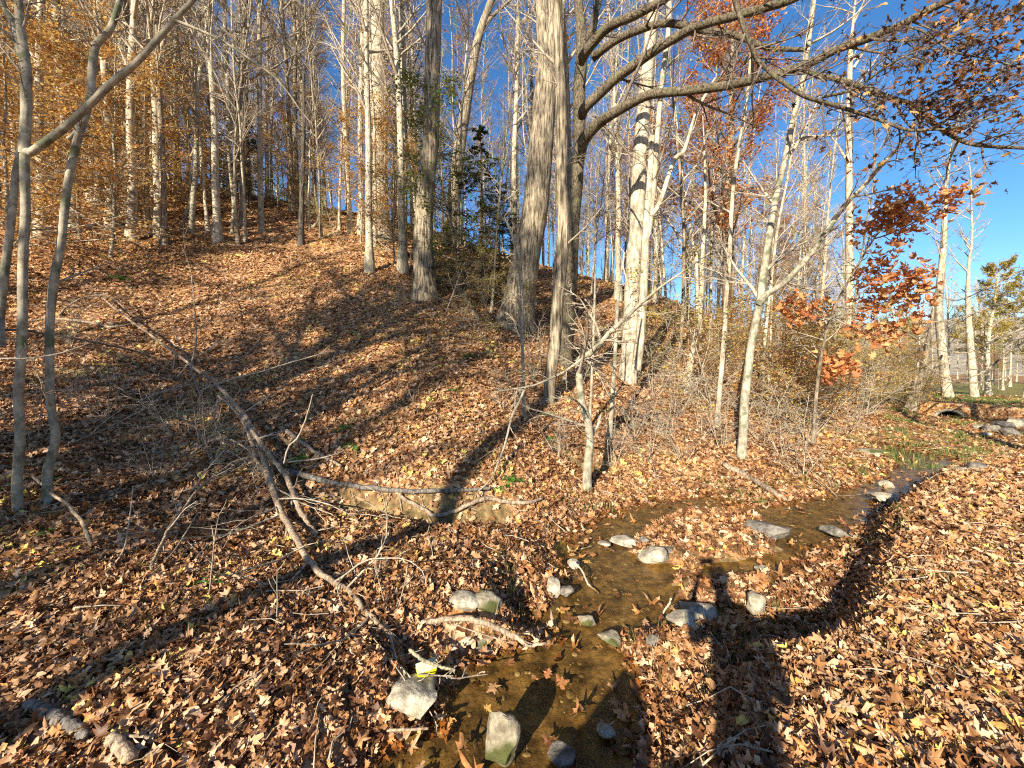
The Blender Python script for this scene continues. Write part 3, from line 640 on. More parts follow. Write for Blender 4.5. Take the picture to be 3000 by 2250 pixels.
PF = make_tree('far', 15, .26, [(26, .34, 55, .06, .03, .25, 5), (9, .42, 50, .1, .01, .15, 3), (7, .4, 45, .12, .0, .1, 3)], 'bark_pale', 'twig', rg,
               leaves=(9000, .17, ['maple'], 'yellowleaf', 1))
PO = make_tree('oak', 17, .24, [(26, .34, 55, .06, .03, .3, 5), (9, .42, 50, .1, .01, .15, 3), (7, .4, 45, .12, .0, .1, 3)], 'bark_grey', 'twig_dark', rg,
               leaves=(9000, .15, ['oak'], 'orangeleaf', 1))

# ---------------------------------------------------------------- trees traced from the photograph
def trace(base, pts, y=None, ylist=None):
    """pixel polyline (first point on the ground) -> world polyline at the depth where its foot stands"""
    if y is None: y = base[1]
    out = []
    for i, (px, py) in enumerate(pts):
        yy = y if ylist is None else np.interp(i, [0]+[q for q, _ in ylist], [y]+[v for _, v in ylist])
        out.append(P(px, py, yy))
    return np.array(out)
def hero(name, label, cat, pts, wpx, bark, twig='twig', group=None, ylist=None, top=None, crown=14, cfg=None, flare=1.25, sides=10, branches=(), leaves=None, y=None, rng=None, sub=.6, lowfrom=.25):
    rng = rng or np.random.default_rng(len(label)*7+int(pts[0][0]))
    b = hit(*pts[0]) if y is None else None; y0 = b[1] if y is None else y
    path = trace(None, pts, y0, ylist)
    w = np.interp(np.linspace(0, 1, len(pts)), np.linspace(0, 1, len(wpx)), wpx)
    rad = np.array([.5*w[i]/F*path[i][1]*path[i][1]/math.hypot(path[i][0], path[i][1]) for i in range(len(pts))])
    if top:      # carry the trunk on above the frame
        d = path[-1]-path[-2]; d /= np.linalg.norm(d); d = d+np.array([0, 0, .6]); d /= np.linalg.norm(d)
        n = 7; ext = branch_path(path[-1], d, top, n, .05, .03, rng)[1:]; r_ = np.linspace(rad[-1], rad[-1]*.15, n)[1:]
        path = np.vstack([path, ext]); rad = np.concatenate([rad, r_])
    base = path[0].copy(); path = path-base
    e = empty(name, base); tag(e, label, cat, group)
    n = max(16, len(path)*5); pp = interp(path, n); rr = np.interp(np.linspace(0, 1, n), np.linspace(0, 1, len(rad)), rad)
    pp = np.vstack([[pp[0]-[0, 0, .3]], pp]); rr = np.concatenate([[rr[0]], rr]); rr = rr*(1+(flare-1)*np.exp(-np.maximum(pp[:, 2], 0)/(1.1*rr[0]+.03)))
    t = MB(); t.tube(pp, rr, sides, lump=.035, rng=rng); obj('trunk', t.mesh(name+'_trunk', M[bark]), e)
    tips = []; bm_ = MB()
    if crown:
        c_ = cfg or [(crown, .16, 50, .07, .05, lowfrom, 4), (6, .45, 45, .12, .02, .15, 3), (6, .5, 40, .12, .0, .1, 3)]
        ramify(bm_, pp[1:], rr[1], rr[-1], 0, rng, c_, tips)
    if bm_.V: obj('branches', bm_.mesh(name+'_branches', M[twig]), e)
    ltips = []
    for bp in branches:       # traced limbs: (pixel points, widths, depth list)
        bpts, bw, by = bp[:3]; yy = np.interp(np.linspace(0, 1, len(bpts)), np.linspace(0, 1, len(by)), by) if by else np.full(len(bpts), y0)
        bpth = np.array([P(px, py, q) for (px, py), q in zip(bpts, yy)])-base
        br = .5*np.interp(np.linspace(0, 1, len(bpts)), np.linspace(0, 1, len(bw)), bw)/F*yy*np.array([.5+.5/math.hypot((px-1500)/F, 1) for px, _ in bpts])
        q = interp(bpth, len(bpts)*4); qr = np.interp(np.linspace(0, 1, len(q)), np.linspace(0, 1, len(br)), br)
        lb = MB(); lb.tube(q, qr, 8, lump=.04, rng=rng); lo = obj('limb', lb.mesh(name+'_limb', M[bark]), e)
        if sub:
            tw = MB(); c_ = bp[3] if len(bp) > 3 else [(int(10*sub)+2, .30, 50, .09, .02, .2, 4), (6, .45, 45, .13, .0, .15, 3), (4, .5, 45, .13, .0, .1, 3)]
            if c_:
                tp = []; ramify(tw, q, qr[0], qr[-1], 0, rng, c_, tp); ltips += tp
                if tw.V: obj('twigs', tw.mesh(name+'_twigs', M[twig]), lo)
    if leaves:
        n, size, kinds, mat, src = leaves[:5]; tp = np.array(ltips if src == 'limbs' else tips+ltips)
        if len(leaves) > 5: tp = tp[[bool(leaves[5](q+base)) for q in tp]]
        ii = rng.integers(0, len(tp), n); pos = tp[ii]+rng.normal(0, .30 if mat == 'oakleaf' else .15, (n, 3))
        nr = np.stack([rng.normal(0, 1., n), rng.normal(-.5, .8, n), np.ones(n)*.8], 1)
        V, T, c = leaf_cloud(pos, nr, size*rng.uniform(.6, 1.25, n), kinds, rng, 2, 8)
        obj('foliage', mesh_from(name+'_foliage', V, T, M[mat], False, {'c': c}), e)
    return e
def pxof(p):
    d = p-CAM; c, s_ = math.cos(PITCH), math.sin(PITCH); f = d[1]*c-d[2]*s_; u = d[1]*s_+d[2]*c
    return 1500+F*d[0]/f, 1125-F*u/f

hero('sapling', 'smooth barked near sapling forking low, at the left edge with a long arching branch', 'tree',
     [(54,1500),(50,1428),(57,1330),(59,1247),(54,1157),(62,1050),(66,953),(68,750),(75,633),(73,520),(72,452)], [38,34,32], 'bark_beech', sides=9, crown=0, flare=1.15,
     branches=[([(72,452),(85,445),(104,438),(203,362),(271,298),(330,240),(393,190),(452,125),(511,59),(565,0),(600,-60)], [30,22,20,16,12], None, None),
               ([(511,59),(588,90),(650,120),(723,167),(814,235),(882,325),(915,365)], [10,8,6,2], None, [(8,.22,50,.12,.0,.3,3)]),
               ([(72,452),(73,400),(77,330),(77,250),(77,200),(58,140),(45,90),(30,50),(8,10),(-15,-60)], [30,28,22,17], None),
               ([(77,200),(70,140),(60,80),(56,30),(52,-40),(40,-200)], [26,24,20], None)], sub=.6)
hero('sapling', 'thin leaning trunk crossing the left frame edge beside the forked sapling', 'tree',
     [(-6,930),(0,905),(10,820),(20,750),(34,640),(45,520),(58,450),(68,390)], [34,32,26,22], 'bark_beech', crown=0, y=4.05)
hero('sapling', 'mottled grey green near sapling that forks above, right of the forked one', 'tree',
     [(143,1478),(140,1383),(158,1315),(163,1270),(149,1180),(145,1021),(149,908),(163,795),(174,750),(185,655),(199,542),(220,440),(235,384),(256,320),(267,280)], [36,30,30,28,26], 'bark_beech', sides=9, crown=4,
     branches=[([(267,280),(271,194),(280,136),(305,105),(325,81),(348,14),(360,-50)], [24,20,15], None),
               ([(199,407),(225,380),(262,305),(300,250)], [12,10,6], None)], sub=.5)
hero('tree', 'pale smooth tree with a kinked top, behind the two near saplings', 'tree',
     [(222,674),(212,560),(205,470),(199,407),(185,290),(172,181),(160,130),(154,90),(165,40),(160,-30)], [46,34,30,28], 'bark_beech', top=7)
hero('tree', 'straight banded grey tree standing on dark moss on the slope', 'tree',
     [(380,622),(378,500),(375,407),(368,290),(362,181),(362,45),(360,-40)], [58,42,36,32], 'bark_grey', top=9)
hero('tree', 'slender grey tree left of the arching branch, crooked stem leaning on it', 'tree',
     [(560,680),(568,560),(574,497),(579,271),(588,203),(600,120),(610,45),(620,-30)], [18,14,12], 'bark_beech', top=6,
     branches=[([(528,690),(540,640),(560,580),(570,520)], [12,11,8], None)], sub=.3)
hero('tree', 'small bent sapling with one side branch on the hillside', 'tree', [(680,684),(684,600),(676,520),(669,407),(690,380),(705,340)], [11,9,5], 'bark_beech', crown=8,
     branches=[([(678,498),(700,480),(730,465)], [6,3], None)], sub=.3)
hero('tree', 'straight silvery pole tree in front of the hemlock patch', 'tree', [(768,680),(764,590),(762,450),(760,250),(760,0),(758,-60)], [20,16,14,13], 'bark_beech', top=7)
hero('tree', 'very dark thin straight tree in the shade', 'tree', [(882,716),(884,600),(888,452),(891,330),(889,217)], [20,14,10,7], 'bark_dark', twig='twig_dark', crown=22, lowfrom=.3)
hero('sapling', 'short crooked bare sapling right of the dark thin tree', 'sapling', [(915,668),(930,650),(934,625),(925,580),(920,540)], [9,8,5], 'bark_beech', crown=5)
hero('tree', 'slim tan tree left of the leafy yellow poplar', 'tree', [(1027,683),(1020,560),(1012,400),(1005,200),(1008,0),(1010,-50)], [17,13,10], 'bark_pale', top=8)
e_t = hero('tree', 'broad sunlit poplar with orange leaves climbing its right side', 'tree',
     [(1117,702),(1112,600),(1110,407),(1108,200),(1104,0),(1102,-60)], [66,52,50,48,46], 'bark_pale', top=9, flare=1.35,
     leaves=None)
hero('tree', 'slim pale tree between the orange leaved poplar and the dark trunk', 'tree', [(1181,756),(1183,600),(1184,407),(1180,180),(1178,0),(1176,-50)], [24,20,18,17], 'bark_beech', top=7)
hero('tree', 'large dark ridged trunk with a pale lower half in the middle of the picture', 'tree',
     [(1245,868),(1243,800),(1240,700),(1245,600),(1252,500),(1262,407),(1266,250),(1270,100),(1272,0),(1273,-60)], [68,58,52,47,45,43], 'bark_ridged', top=11, flare=1.25, sides=14)
hero('tree', 'thick leaning double topped trunk left of the twin trunks', 'tree',
     [(1508,955),(1520,880),(1542,750),(1563,650),(1578,520),(1586,420),(1595,300),(1602,220)], [100,80,74,68,64], 'bark_ridged', flare=1.3, sides=14, crown=0,
     branches=[([(1600,240),(1596,160),(1590,80),(1587,0),(1584,-80),(1580,-300)], [50,40,34,24], None), ([(1603,240),(1614,160),(1618,80),(1622,0),(1626,-80),(1640,-260)], [46,36,30,22], None)])
hero('tree', 'front one of the twin brown trunks, slimmer and lit', 'tree',
     [(1608,1178),(1613,1100),(1624,1021),(1630,930),(1637,840),(1646,750),(1650,640),(1644,540),(1646,407),(1642,271),(1636,150),(1633,45),(1633,-40)], [34,36,38,36,32,28], 'bark_ridged', top=6, flare=1.1, sides=12, crown=8)
def right_leaf(p): 
    a, b = pxof(p); return a > 2330 and b < 560 and p[1] > 1.5
def mid_leaf(p):
    a, b = pxof(p); return a > 1700
spray = [(22, .30, 55, .10, .0, .12, 4), (8, .42, 50, .13, .0, .1, 3), (5, .45, 45, .15, .0, .1, 3)]
few = [(9, .30, 50, .10, .02, .15, 4), (6, .45, 45, .13, .0, .15, 3), (5, .5, 45, .13, .0, .1, 3)]
hero('oak_tree', 'dark spreading oak behind the twin trunks whose long limbs arch to the right', 'tree',
     [(1655,1068),(1664,950),(1672,840),(1676,750),(1680,660),(1690,540),(1697,400),(1697,271),(1702,190),(1706,130)], [42,38,35,34,36,34], 'bark_oak', twig='twig_dark', flare=1.2, sides=12, crown=0,
     branches=[([(1693,470),(1706,420),(1723,393),(1755,360),(1791,335),(1882,285),(1940,272),(2000,267),(2090,256),(2181,240),(2271,217),(2362,190),(2452,145),(2545,112),(2633,77),(2700,40),(2769,5),(2850,-40)],
                [40,32,28,26,27,26,25,25,24], [10.6,10,9,8,7,6.2,5.6], few),
               ([(1704,340),(1714,316),(1769,262),(1810,225),(1859,190),(1930,140),(2000,99),(2045,78),(2090,63),(2160,45),(2226,27),(2316,0),(2400,-40)], [30,28,26,24,24,22], [10.6,10,9,8,7.4], few),
               ([(1700,180),(1725,140),(1769,90),(1810,65),(1859,45),(1927,9),(1990,-30)], [30,26,24,20], [10.6,9.5,9], few),
               ([(1735,170),(1800,120),(1880,85),(1960,68),(2068,90),(2130,98),(2181,113),(2249,140),(2300,144),(2362,145)], [24,20,20,18,15,13], [10.6,9.6,8.6,7.8], few),
               ([(2350,200),(2400,222),(2452,231),(2542,262),(2610,288),(2678,307),(2712,340),(2746,371),(2814,411),(2860,424),(2904,429),(3000,434),(3100,440)], [16,17,15,14,12,10], [7.0,6.2,5.4], spray),
               ([(2678,307),(2720,296),(2770,288),(2830,280)], [10,8,5], [6.0,5.6], spray),
               ([(2140,-60),(2154,0),(2172,59),(2199,127),(2210,158),(2222,181),(2250,205),(2280,231),(2353,280),(2429,303),(2542,339),(2600,360),(2656,380),(2720,380),(2791,375),(2900,345),(3020,300)], [16,14,13,12,11,8,5], [6.2,6.2,5.6,5.0], spray),
               ([(2407,285),(2500,262),(2570,215),(2640,170),(2769,118),(2880,70),(3010,20)], [9,7,5,4], [5.8,5.2,4.6], spray),
               ([(2746,371),(2790,340),(2850,290),(2900,240),(2960,190),(3030,140)], [8,6,5,4], [5.8,5.2], spray),
               ([(1706,130),(1700,60),(1694,0),(1690,-90),(1680,-300)], [36,26,22,14], None), ([(1706,130),(1735,90),(1745,40),(1760,-20),(1800,-200)], [24,22,20,12], None),
               ([(2545,112),(2620,120),(2720,110),(2820,60),(2930,40),(3040,-10)], [8,6,4], [6.2,5.6,5.0], spray),
               ([(2633,77),(2700,90),(2790,150),(2880,170),(3000,200)], [7,6,4], [6.0,5.4,5.0], spray)],
     leaves=(1250, .09, ['oak', 'maple'], 'oakleaf', 'limbs', right_leaf), sub=1.0)
hero('beech_tree', 'smooth pale beech with two joined trunks and sharp shadow bands', 'tree',
     [(1838,1112),(1846,1020),(1850,931),(1859,750),(1866,678),(1872,497),(1886,316),(1896,220),(1904,136),(1912,60),(1918,0),(1922,-60)], [54,50,44,40,36,32], 'bark_pale', top=5, flare=1.1, sides=12, crown=7,
     branches=[([(1864,1085),(1872,1020),(1877,976),(1886,840),(1893,678),(1898,600),(1904,520),(1910,400)], [30,28,24,20,16], [10.3], None),
               ([(1892,700),(1904,660),(1922,452),(1936,271),(1958,90),(1962,0),(1970,-90)], [18,17,15,14,10], [10.3], few),
               ([(1897,640),(1930,600),(1975,470),(2005,440),(2040,330),(2095,230)], [15,14,10,8], [10.3], few)], sub=.7)
hero('tree', 'leaning young tree with a long right hand fork above the leafy bank', 'tree',
     [(2172,1342),(2178,1260),(2181,1179),(2190,1100),(2199,1021),(2212,950),(2226,886),(2234,820),(2244,750),(2271,588),(2298,475),(2326,339),(2353,226),(2372,100),(2385,0),(2390,-60)],
     [30,28,25,24,22,18,15,13], 'bark_beech', top=4, flare=1.2, crown=12,
     branches=[([(2222,892),(2250,860),(2294,831),(2339,786),(2384,732),(2430,665),(2475,601),(2530,545),(2579,488),(2625,440),(2656,393),(2700,340)], [20,18,17,16,14,10,7], [8.2,7.8,7.4,7.0], few),
               ([(2298,475),(2330,430),(2350,405),(2420,395),(2480,370),(2540,340)], [10,8,5,3], None)], sub=.8)
hero('tree', 'thin straight white stem just left of the leaning young tree', 'tree', [(2099,1252),(2108,1150),(2122,976),(2128,870),(2136,773),(2142,640),(2149,542),(2163,440),(2181,339),(2194,230),(2200,120)], [17,14,13,11,6], 'bark_pale', crown=12, lowfrom=.3)
hero('tree', 'pale slanting fork trunk behind the brush right of the beech', 'tree', [(2005,1148),(2020,1080),(2036,1000),(2048,930),(2055,860),(2058,760),(2066,600)], [26,20,15,10], 'bark_pale', top=3, crown=10,
     branches=[([(2030,1030),(2038,980),(2042,900),(2042,830),(2040,740)], [13,11,8], None)], sub=.5)
hero('sapling', 'crooked mossy sapling growing from the stream bank with a branch curving right', 'sapling',
     [(1719,1432),(1722,1360),(1728,1292),(1722,1235),(1705,1179),(1698,1120),(1696,1066),(1706,1046),(1723,1039),(1745,1020),(1759,1008),(1785,975),(1814,949),(1850,915),(1882,886),(1915,858),(1949,831),(2010,790),(2080,740)],
     [28,24,22,20,18,14,11,7,4], 'bark_beech', flare=1.15, crown=14, lowfrom=.1, cfg=[(16, .34, 60, .08, .0, .15, 4), (7, .45, 50, .12, .0, .1, 3), (5, .45, 45, .13, .0, .1, 3)],
     ylist=[(8, 6.4), (12, 6.0), (18, 5.2)],
     branches=[([(1722,1290),(1735,1270),(1752,1245),(1760,1215)], [14,10,6], [6.5]), ([(1759,1008),(1750,960),(1718,905),(1690,868),(1640,840)], [10,8,4,3], [6.3,6.0], few),
               ([(1706,1050),(1660,1085),(1610,1110),(1560,1130),(1500,1140),(1440,1150)], [8,7,5,3], [6.3,5.9,5.6], few)], sub=.8)
hero('sapling', 'thin straight grey stem in front of the leaning double trunk', 'sapling', [(1534,1226),(1533,1120),(1530,1000),(1529,886),(1522,800),(1515,750),(1500,690),(1480,640)], [11,9,7,5], 'bark_beech', crown=14, lowfrom=.25,
     branches=[([(1535,1145),(1520,1180),(1500,1220),(1480,1300),(1462,1350),(1440,1400),(1400,1440),(1370,1450)], [8,7,5,3], [6.7,6.2,5.6,5.1], [(6,.25,50,.1,.0,.3,3)])], sub=.6)
hero('sapling', 'pale slender stem rising behind the crooked mossy sapling', 'sapling', [(1784,1296),(1792,1200),(1797,1120),(1801,1066),(1806,960),(1812,860),(1830,740)], [15,13,11,6], 'bark_beech', crown=12, lowfrom=.2)
hero('sapling', 'thin pale stem between the crooked sapling and the twin trunks', 'sapling', [(1727,1262),(1733,1130),(1738,1000),(1742,880),(1745,750)], [9,8,7,4], 'bark_beech', crown=9, lowfrom=.3)
hero('tree', 'leaning tree crossing blue sky behind the dark ridged trunk', 'tree', [(1318,700),(1340,480),(1362,330),(1380,220),(1402,110),(1440,0),(1455,-50)], [42,34,26,22,20], 'bark_grey', twig='twig_dark', top=4,
     branches=[([(1405,100),(1440,50),(1490,5),(1530,-40)], [12,9,6], None)], sub=.5, y=19)
hero('tree', 'tall white poplar far behind the arching limb ends', 'tree', [(2490,985),(2489,800),(2488,633),(2487,400),(2490,181),(2500,60)], [26,24,22,18,8], 'bark_pale', y=26, top=5, crown=26, lowfrom=.25,
     branches=[([(2480,470),(2450,420),(2420,385)], [8,5], None), ([(2500,200),(2530,150),(2545,110)], [9,5], None)], sub=.5)
hero('tree', 'bright white leaning trunk behind the culvert, left one of two', 'tree', [(2778,1162),(2768,1100),(2758,1000),(2750,900),(2758,800),(2765,700),(2770,560)], [38,30,28,24,12], 'bark_pale', y=29, top=6, crown=30, lowfrom=.3, flare=1.1)
hero('tree', 'bright white leaning trunk behind the culvert, right one of two', 'tree', [(2854,1160),(2848,1080),(2842,1000),(2836,900),(2838,780)], [30,26,22,10], 'bark_pale', y=31, top=9, crown=30, lowfrom=.3, flare=1.1)
hero('tree', 'dark leaning trunk cluster on the shaded knoll left of the culvert', 'tree', [(2672,1200),(2690,1140),(2706,1070),(2722,990),(2735,900)], [30,24,18,9], 'bark_grey', twig='twig_dark', crown=16, lowfrom=.15, y=18.5,
     branches=[([(2700,1200),(2712,1150),(2730,1100),(2760,1040)], [14,12,6], [18.6]), ([(2655,1195),(2680,1130),(2690,1060)], [14,10,6], [18.4])], sub=.6)
# maple sapling with big orange leaves
def maple_leaf(p):
    a, b = pxof(p); return (b > 520 and 2290 < a < 2820)
drift = [(7, .38, 60, .12, .0, .15, 4), (4, .45, 50, .14, .0, .1, 3)]
hero('maple_sapling', 'maple sapling holding a drift of large orange leaves over the bank', 'sapling',
     [(2385,1262),(2392,1150),(2405,1050),(2425,960),(2450,890),(2500,800),(2560,700),(2620,620),(2700,560)], [13,11,9,6,4], 'bark_grey', ylist=[(8, 7.2)], y=9.4, crown=12, lowfrom=.25,
     cfg=[(16, .24, 75, .08, -.0, .22, 4), (6, .45, 50, .12, .0, .1, 3)],
     branches=[([(2425,960),(2380,920),(2340,900),(2310,895)], [5,3], [9.0,8.6], drift), ([(2440,900),(2520,900),(2610,880),(2720,850)], [5,3], [8.8,8.0], drift), ([(2440,930),(2500,960),(2580,970),(2660,950)], [5,3], [8.8,8.4], drift),
               ([(2480,830),(2540,800),(2600,790),(2700,800)], [5,3], [8.6,7.8], drift), ([(2405,1060),(2440,1070),(2480,1085)], [4,2], [9.2,8.9], drift), ([(2560,700),(2620,680),(2700,640),(2790,590)], [5,3], [8.0,7.2], drift), ([(2540,720),(2560,660),(2600,620),(2650,590)], [5,3], [8.0,7.4], drift)], sub=1.0,
     leaves=(1250, .15, ['maple', 'oak'], 'orangeleaf', 'limbs', maple_leaf))
# ---------------------------------------------------------------- the woods on the slope
TREEC = {'tall': 0}
def at(px, y): 
    d = ray(px, 1000); x = d[0]*y; return np.array([x, y, float(height(x, y))-.05])
rg = np.random.default_rng(23)
PLACE = []
LM = [(0,'the left frame edge'),(143,'the mottled near sapling'),(222,'the kinked pale tree'),(380,'the banded grey tree'),(560,'the crooked stemmed tree'),(768,'the silvery pole tree'),(882,'the dark thin tree'),
      (1027,'the slim tan tree'),(1117,'the orange leaved poplar'),(1245,'the dark ridged trunk'),(1508,'the double topped trunk'),(1640,'the twin trunks'),(1838,'the shadow banded beech'),(2005,'the slanting fork trunk'),
      (2172,'the leaning young tree'),(2385,'the orange maple sapling'),(2500,'the tall white poplar'),(2816,'the white culvert trunks'),(3000,'the right frame edge')]
ORD = 'nearest,second nearest,third nearest,fourth nearest,fifth nearest,sixth nearest,seventh nearest,eighth nearest,ninth nearest,tenth nearest,eleventh nearest,twelfth nearest,thirteenth nearest,fourteenth nearest,fifteenth nearest,sixteenth nearest,seventeenth nearest,eighteenth nearest,nineteenth nearest,twentieth nearest,twenty-first nearest,twenty-second nearest,twenty-third nearest,farthest'.split(',')
def place(o, px, y, phrase): PLACE.append((o, px, y, phrase)); return o
def finish_places():
    bins = {}
    for o, px, y, ph_ in PLACE:
        if px < 0 or px > 3000: o['label'] = ph_+' standing just beyond the '+('left' if px < 0 else 'right')+' frame edge'; o['group'] = ph_+' beyond the '+('left' if px < 0 else 'right')+' frame edge'; continue
        i = max(k for k in range(len(LM)-1) if LM[k][0] <= px); bins.setdefault((i, ph_), []).append((y, o))
    for (i, ph_), l in bins.items():
        l.sort(key=lambda q: q[0])
        for r, (y, o) in enumerate(l): o['label'] = ph_+', '+ORD[min(r, 23)]+' between '+LM[i][1]+' and '+LM[i+1][1]
used = []
def spot(p, mind):
    if any(abs(p[0]/p[1]-q[0]/q[1]) < mind*.012 and abs(p[1]-q[1]) < 3 for q in used): return False
    used.append(p); return True
kinds_t = [('tall bare grey white forest tree standing among many on the wooded slope', PT[0]), ('tall grey forest tree with a few tan leaves left on the slope', PT[1]),
           ('tall pale forest tree with scattered orange leaves on the slope', PT[2]), ('tall dark barked forest tree standing among the pale ones', PT[3])]
kinds_p = [('thin bare pole tree among many on the wooded slope', PP[0]), ('thin pale pole tree with some golden leaves on the slope', PP[1]), ('thin grey crooked pole tree on the wooded slope', PP[2])]
n = 0
while n < 195:
    px = rg.uniform(-450, 2420); y = rg.uniform(15, 62)
    if 1300 < px < 1560 and rg.random() < .72: continue
    if px > 1700 and (y < 18 or rg.random() < .35): continue
    p = at(px, y)
    if not spot(p, .5): continue
    k = rg.choice([0, 1, 2, 3], p=[.58, .26, .10, .06]); s_ = rg.uniform(.62, 1.12)
    e = plant(kinds_t[k][1], 'tree', p, kinds_t[k][0], 'tree', kinds_t[k][0].replace('tree', 'trees', 1), s_, sz=rg.uniform(.95, 1.15)); n += 1; place(e, px, y, ['tall bare pale tree', 'tall tan leaved tree', 'tall orange leaved tree', 'tall dark barked tree'][k])
n = 0
while n < 215:
    px = rg.uniform(-300, 2500); y = rg.uniform(12.5, 42)
    if 1330 < px < 1560 and rg.random() < .6: continue
    if px > 1500 and y < 15: continue
    if px < 1350 and y < 16.5: continue
    p = at(px, y)
    if not spot(p, .25): continue
    k = rg.choice([0, 1, 2], p=[.38, .37, .25])
    e = plant(kinds_p[k][1], 'pole_tree', p, kinds_p[k][0], 'tree', kinds_p[k][0].replace('tree', 'trees', 1), rg.uniform(.6, 1.15), sz=rg.uniform(.9, 1.2)); n += 1; place(e, px, y, ['thin bare pole tree', 'golden leaved pole tree', 'thin grey pole tree'][k])
# golden beeches, upper left
for i, (px, y, s_, k) in enumerate([(-260,10,1.0,0),(-120,13,1.15,0),(20,11.5,1.0,0),(120,16,1.2,0),(230,19,1.25,0),(330,14.5,1.0,0),(60,20,1.3,0),(430,20,1.0,1),(520,25,1.15,1),(-60,17,1.3,0),
                                (300,24,1.3,0),(640,24,.9,1),(1060,19,.9,1),(1160,16.5,.85,1),(910,27,1.0,1),(440,17,.8,1),(170,24,1.3,1),(390,27,1.3,1),(560,19,.9,1),(700,28,1.2,1),(820,22,.8,1),(250,15.5,.9,1)]):
    e = plant(PB[k], 'beech_tree', at(px, y), ['low beech full of golden orange leaves under the taller trees', 'thinner beech with sparse golden leaves under the taller trees'][k], 'tree',
          ['full golden beeches in the understory', 'sparse golden beeches in the understory'][k], s_)
    place(e, px, y, ['full golden low beech', 'sparse golden low beech'][k])
# leaves climbing the poplar: an ivy like veil on its right side
pv = hit(1117, 702); m = 1900; t = R.random(m)**.8; pyx = 660-t*760
pos = np.array([P(1112-(.0015*(660-q))+18+abs(R.normal(0, 20)), q, pv[1]-.35+R.normal(0, .25)) for q in pyx])
V, T, c = leaf_cloud(pos, np.stack([R.normal(0, .8, m), -np.ones(m)*.3, R.normal(.7, .4, m)], 1), .085*R.uniform(.6, 1.3, m), ['maple', 'oval'], R, 1, 6)
st = MB(); base = at(1128, pv[1]-.32); st.tube([P(1128, q, pv[1]-.30) for q in (700, 560, 400, 250, 100, -60)], [.03, .028, .025, .02, .015, .008], 5)
ve = empty('climbing_vine', (0, 0, 0)); tag(ve, 'orange leaved vine climbing the sunlit poplar', 'vine')
obj('stem', st.mesh('vine_stem', M['twig']), ve); obj('foliage', mesh_from('vine_foliage', V, T, M['beechleaf'], False, {'c': c}), ve)
# greens
plant(PG, 'green_leaved_tree', at(1345, 14.0), 'slender tree with yellow green leaves right of the dark ridged trunk', 'tree', None, .98, 1.0)
plant(PG, 'green_leaved_tree', at(1205, 16.5), 'small yellow green leaved tree seen left of the dark ridged trunk', 'tree', None, .78, 4.0)
plant(PH, 'hemlock', at(1410, 14.2), 'dark feathery evergreen right of the large ridged trunk', 'tree', None, 1.35, .4)
plant(PH, 'hemlock', at(1465, 16.0), 'paler evergreen standing behind the dark feathery one', 'tree', None, .95, 2.4)
plant(PH, 'hemlock', at(735, 21.5), 'dark evergreen among pole trees high on the slope', 'tree', None, 1.05, 3.1)
plant(PH, 'hemlock', at(650, 24.0), 'dark evergreen higher on the slope left of its neighbour', 'tree', None, .85, 5.1)
# oak with russet leaves behind the arching limbs, and one farther off
plant(PO, 'russet_oak', at(2130, 17.5), 'russet leaved oak behind the arching limbs of the spreading oak', 'tree', None, .92, 1.1)
plant(PO, 'russet_oak', at(1790, 34), 'distant rounded russet crown in the gap right of the twin trunks', 'tree', None, .72, 2.1)
plant(PO, 'russet_oak', at(2260, 31), 'distant russet crown beside the leaning young tree', 'tree', None, .7, 4.1)
# right hand woods beyond the stream
for i in range(58):
    px = rg.uniform(2100, 3350); y = rg.uniform(34, 85)
    if px > 2600 and y < 42: y += 14
    k = rg.choice([0, 1, 2]); e = plant(kinds_p[k][1] if rg.random() < .35 else kinds_t[0][1], 'tree', at(px, y), 'tall bare tree in the wood beyond the lawn and the road', 'tree', 'trees beyond the lawn and the road', rg.uniform(.6, .85)); place(e, px, y, 'distant bare tree')
for a in [(2900, 36, .80, 'tree with thin yellow green crown against the sky, behind the culvert'), (3010, 30, .58, 'bright yellow leaved tree at the right frame edge'),
          (2640, 52, .8, 'pale yellow crowned tree far behind the slanting trunks'), (3120, 52, .9, 'yellowish tree far back beyond the right frame edge')]:
    plant(PF, 'yellow_tree', at(a[0], a[1]), a[3], 'tree', None, a[2])
for a in [(2885, 44, .34, 'small red orange leaved tree at the far edge of the lawn'), (2930, 46, .30, 'low orange leaved tree beside the red orange one at the lawn edge')]:
    plant(PO, 'orange_tree', at(a[0], a[1]), a[3], 'tree', None, a[2])
plant(PG, 'green_leaved_tree', at(2872, 42), 'small green leaved tree behind the two white leaning trunks', 'tree', None, .75, 2.2)
# underbrush
ub = [(px, y) for px, y in zip(rg.uniform(2020, 2680, 40), rg.uniform(10.5, 22, 40))]
nb = 0
for px, y in ub:
    if px > 2450 and y < 15: y += 5
    if px > 2600: y = max(y, 19)
    k = nb % 2; nb += 1
    e = plant(PU[k], 'bush', at(px, y), ['brush sapling with small yellow leaves on the stream side', 'brush sapling with small golden brown leaves on the stream side'][k], 'bush',
          ['yellow leaved brush right of the beech', 'golden brown leaved brush right of the beech'][k], rg.uniform(.7, 1.25)); place(e, px, y, ['yellow leaved bush', 'golden brown leaved bush'][k])
for px, y, s_ in [(1300,12.2,.8),(1420,11,.7),(1560,12.5,.8),(1240,17,.8),(1000,18,.8),(900,21,.8),(1480,19,.9),(1930,12,.8),(1980,14,.9)]:
    e = plant(PU[0], 'bush', at(px, y), 'sparse yellow leaved bush scattered on the middle slope', 'bush', 'sparse bushes on the middle slope', s_); place(e, px, y, 'sparse yellow leaved bush')
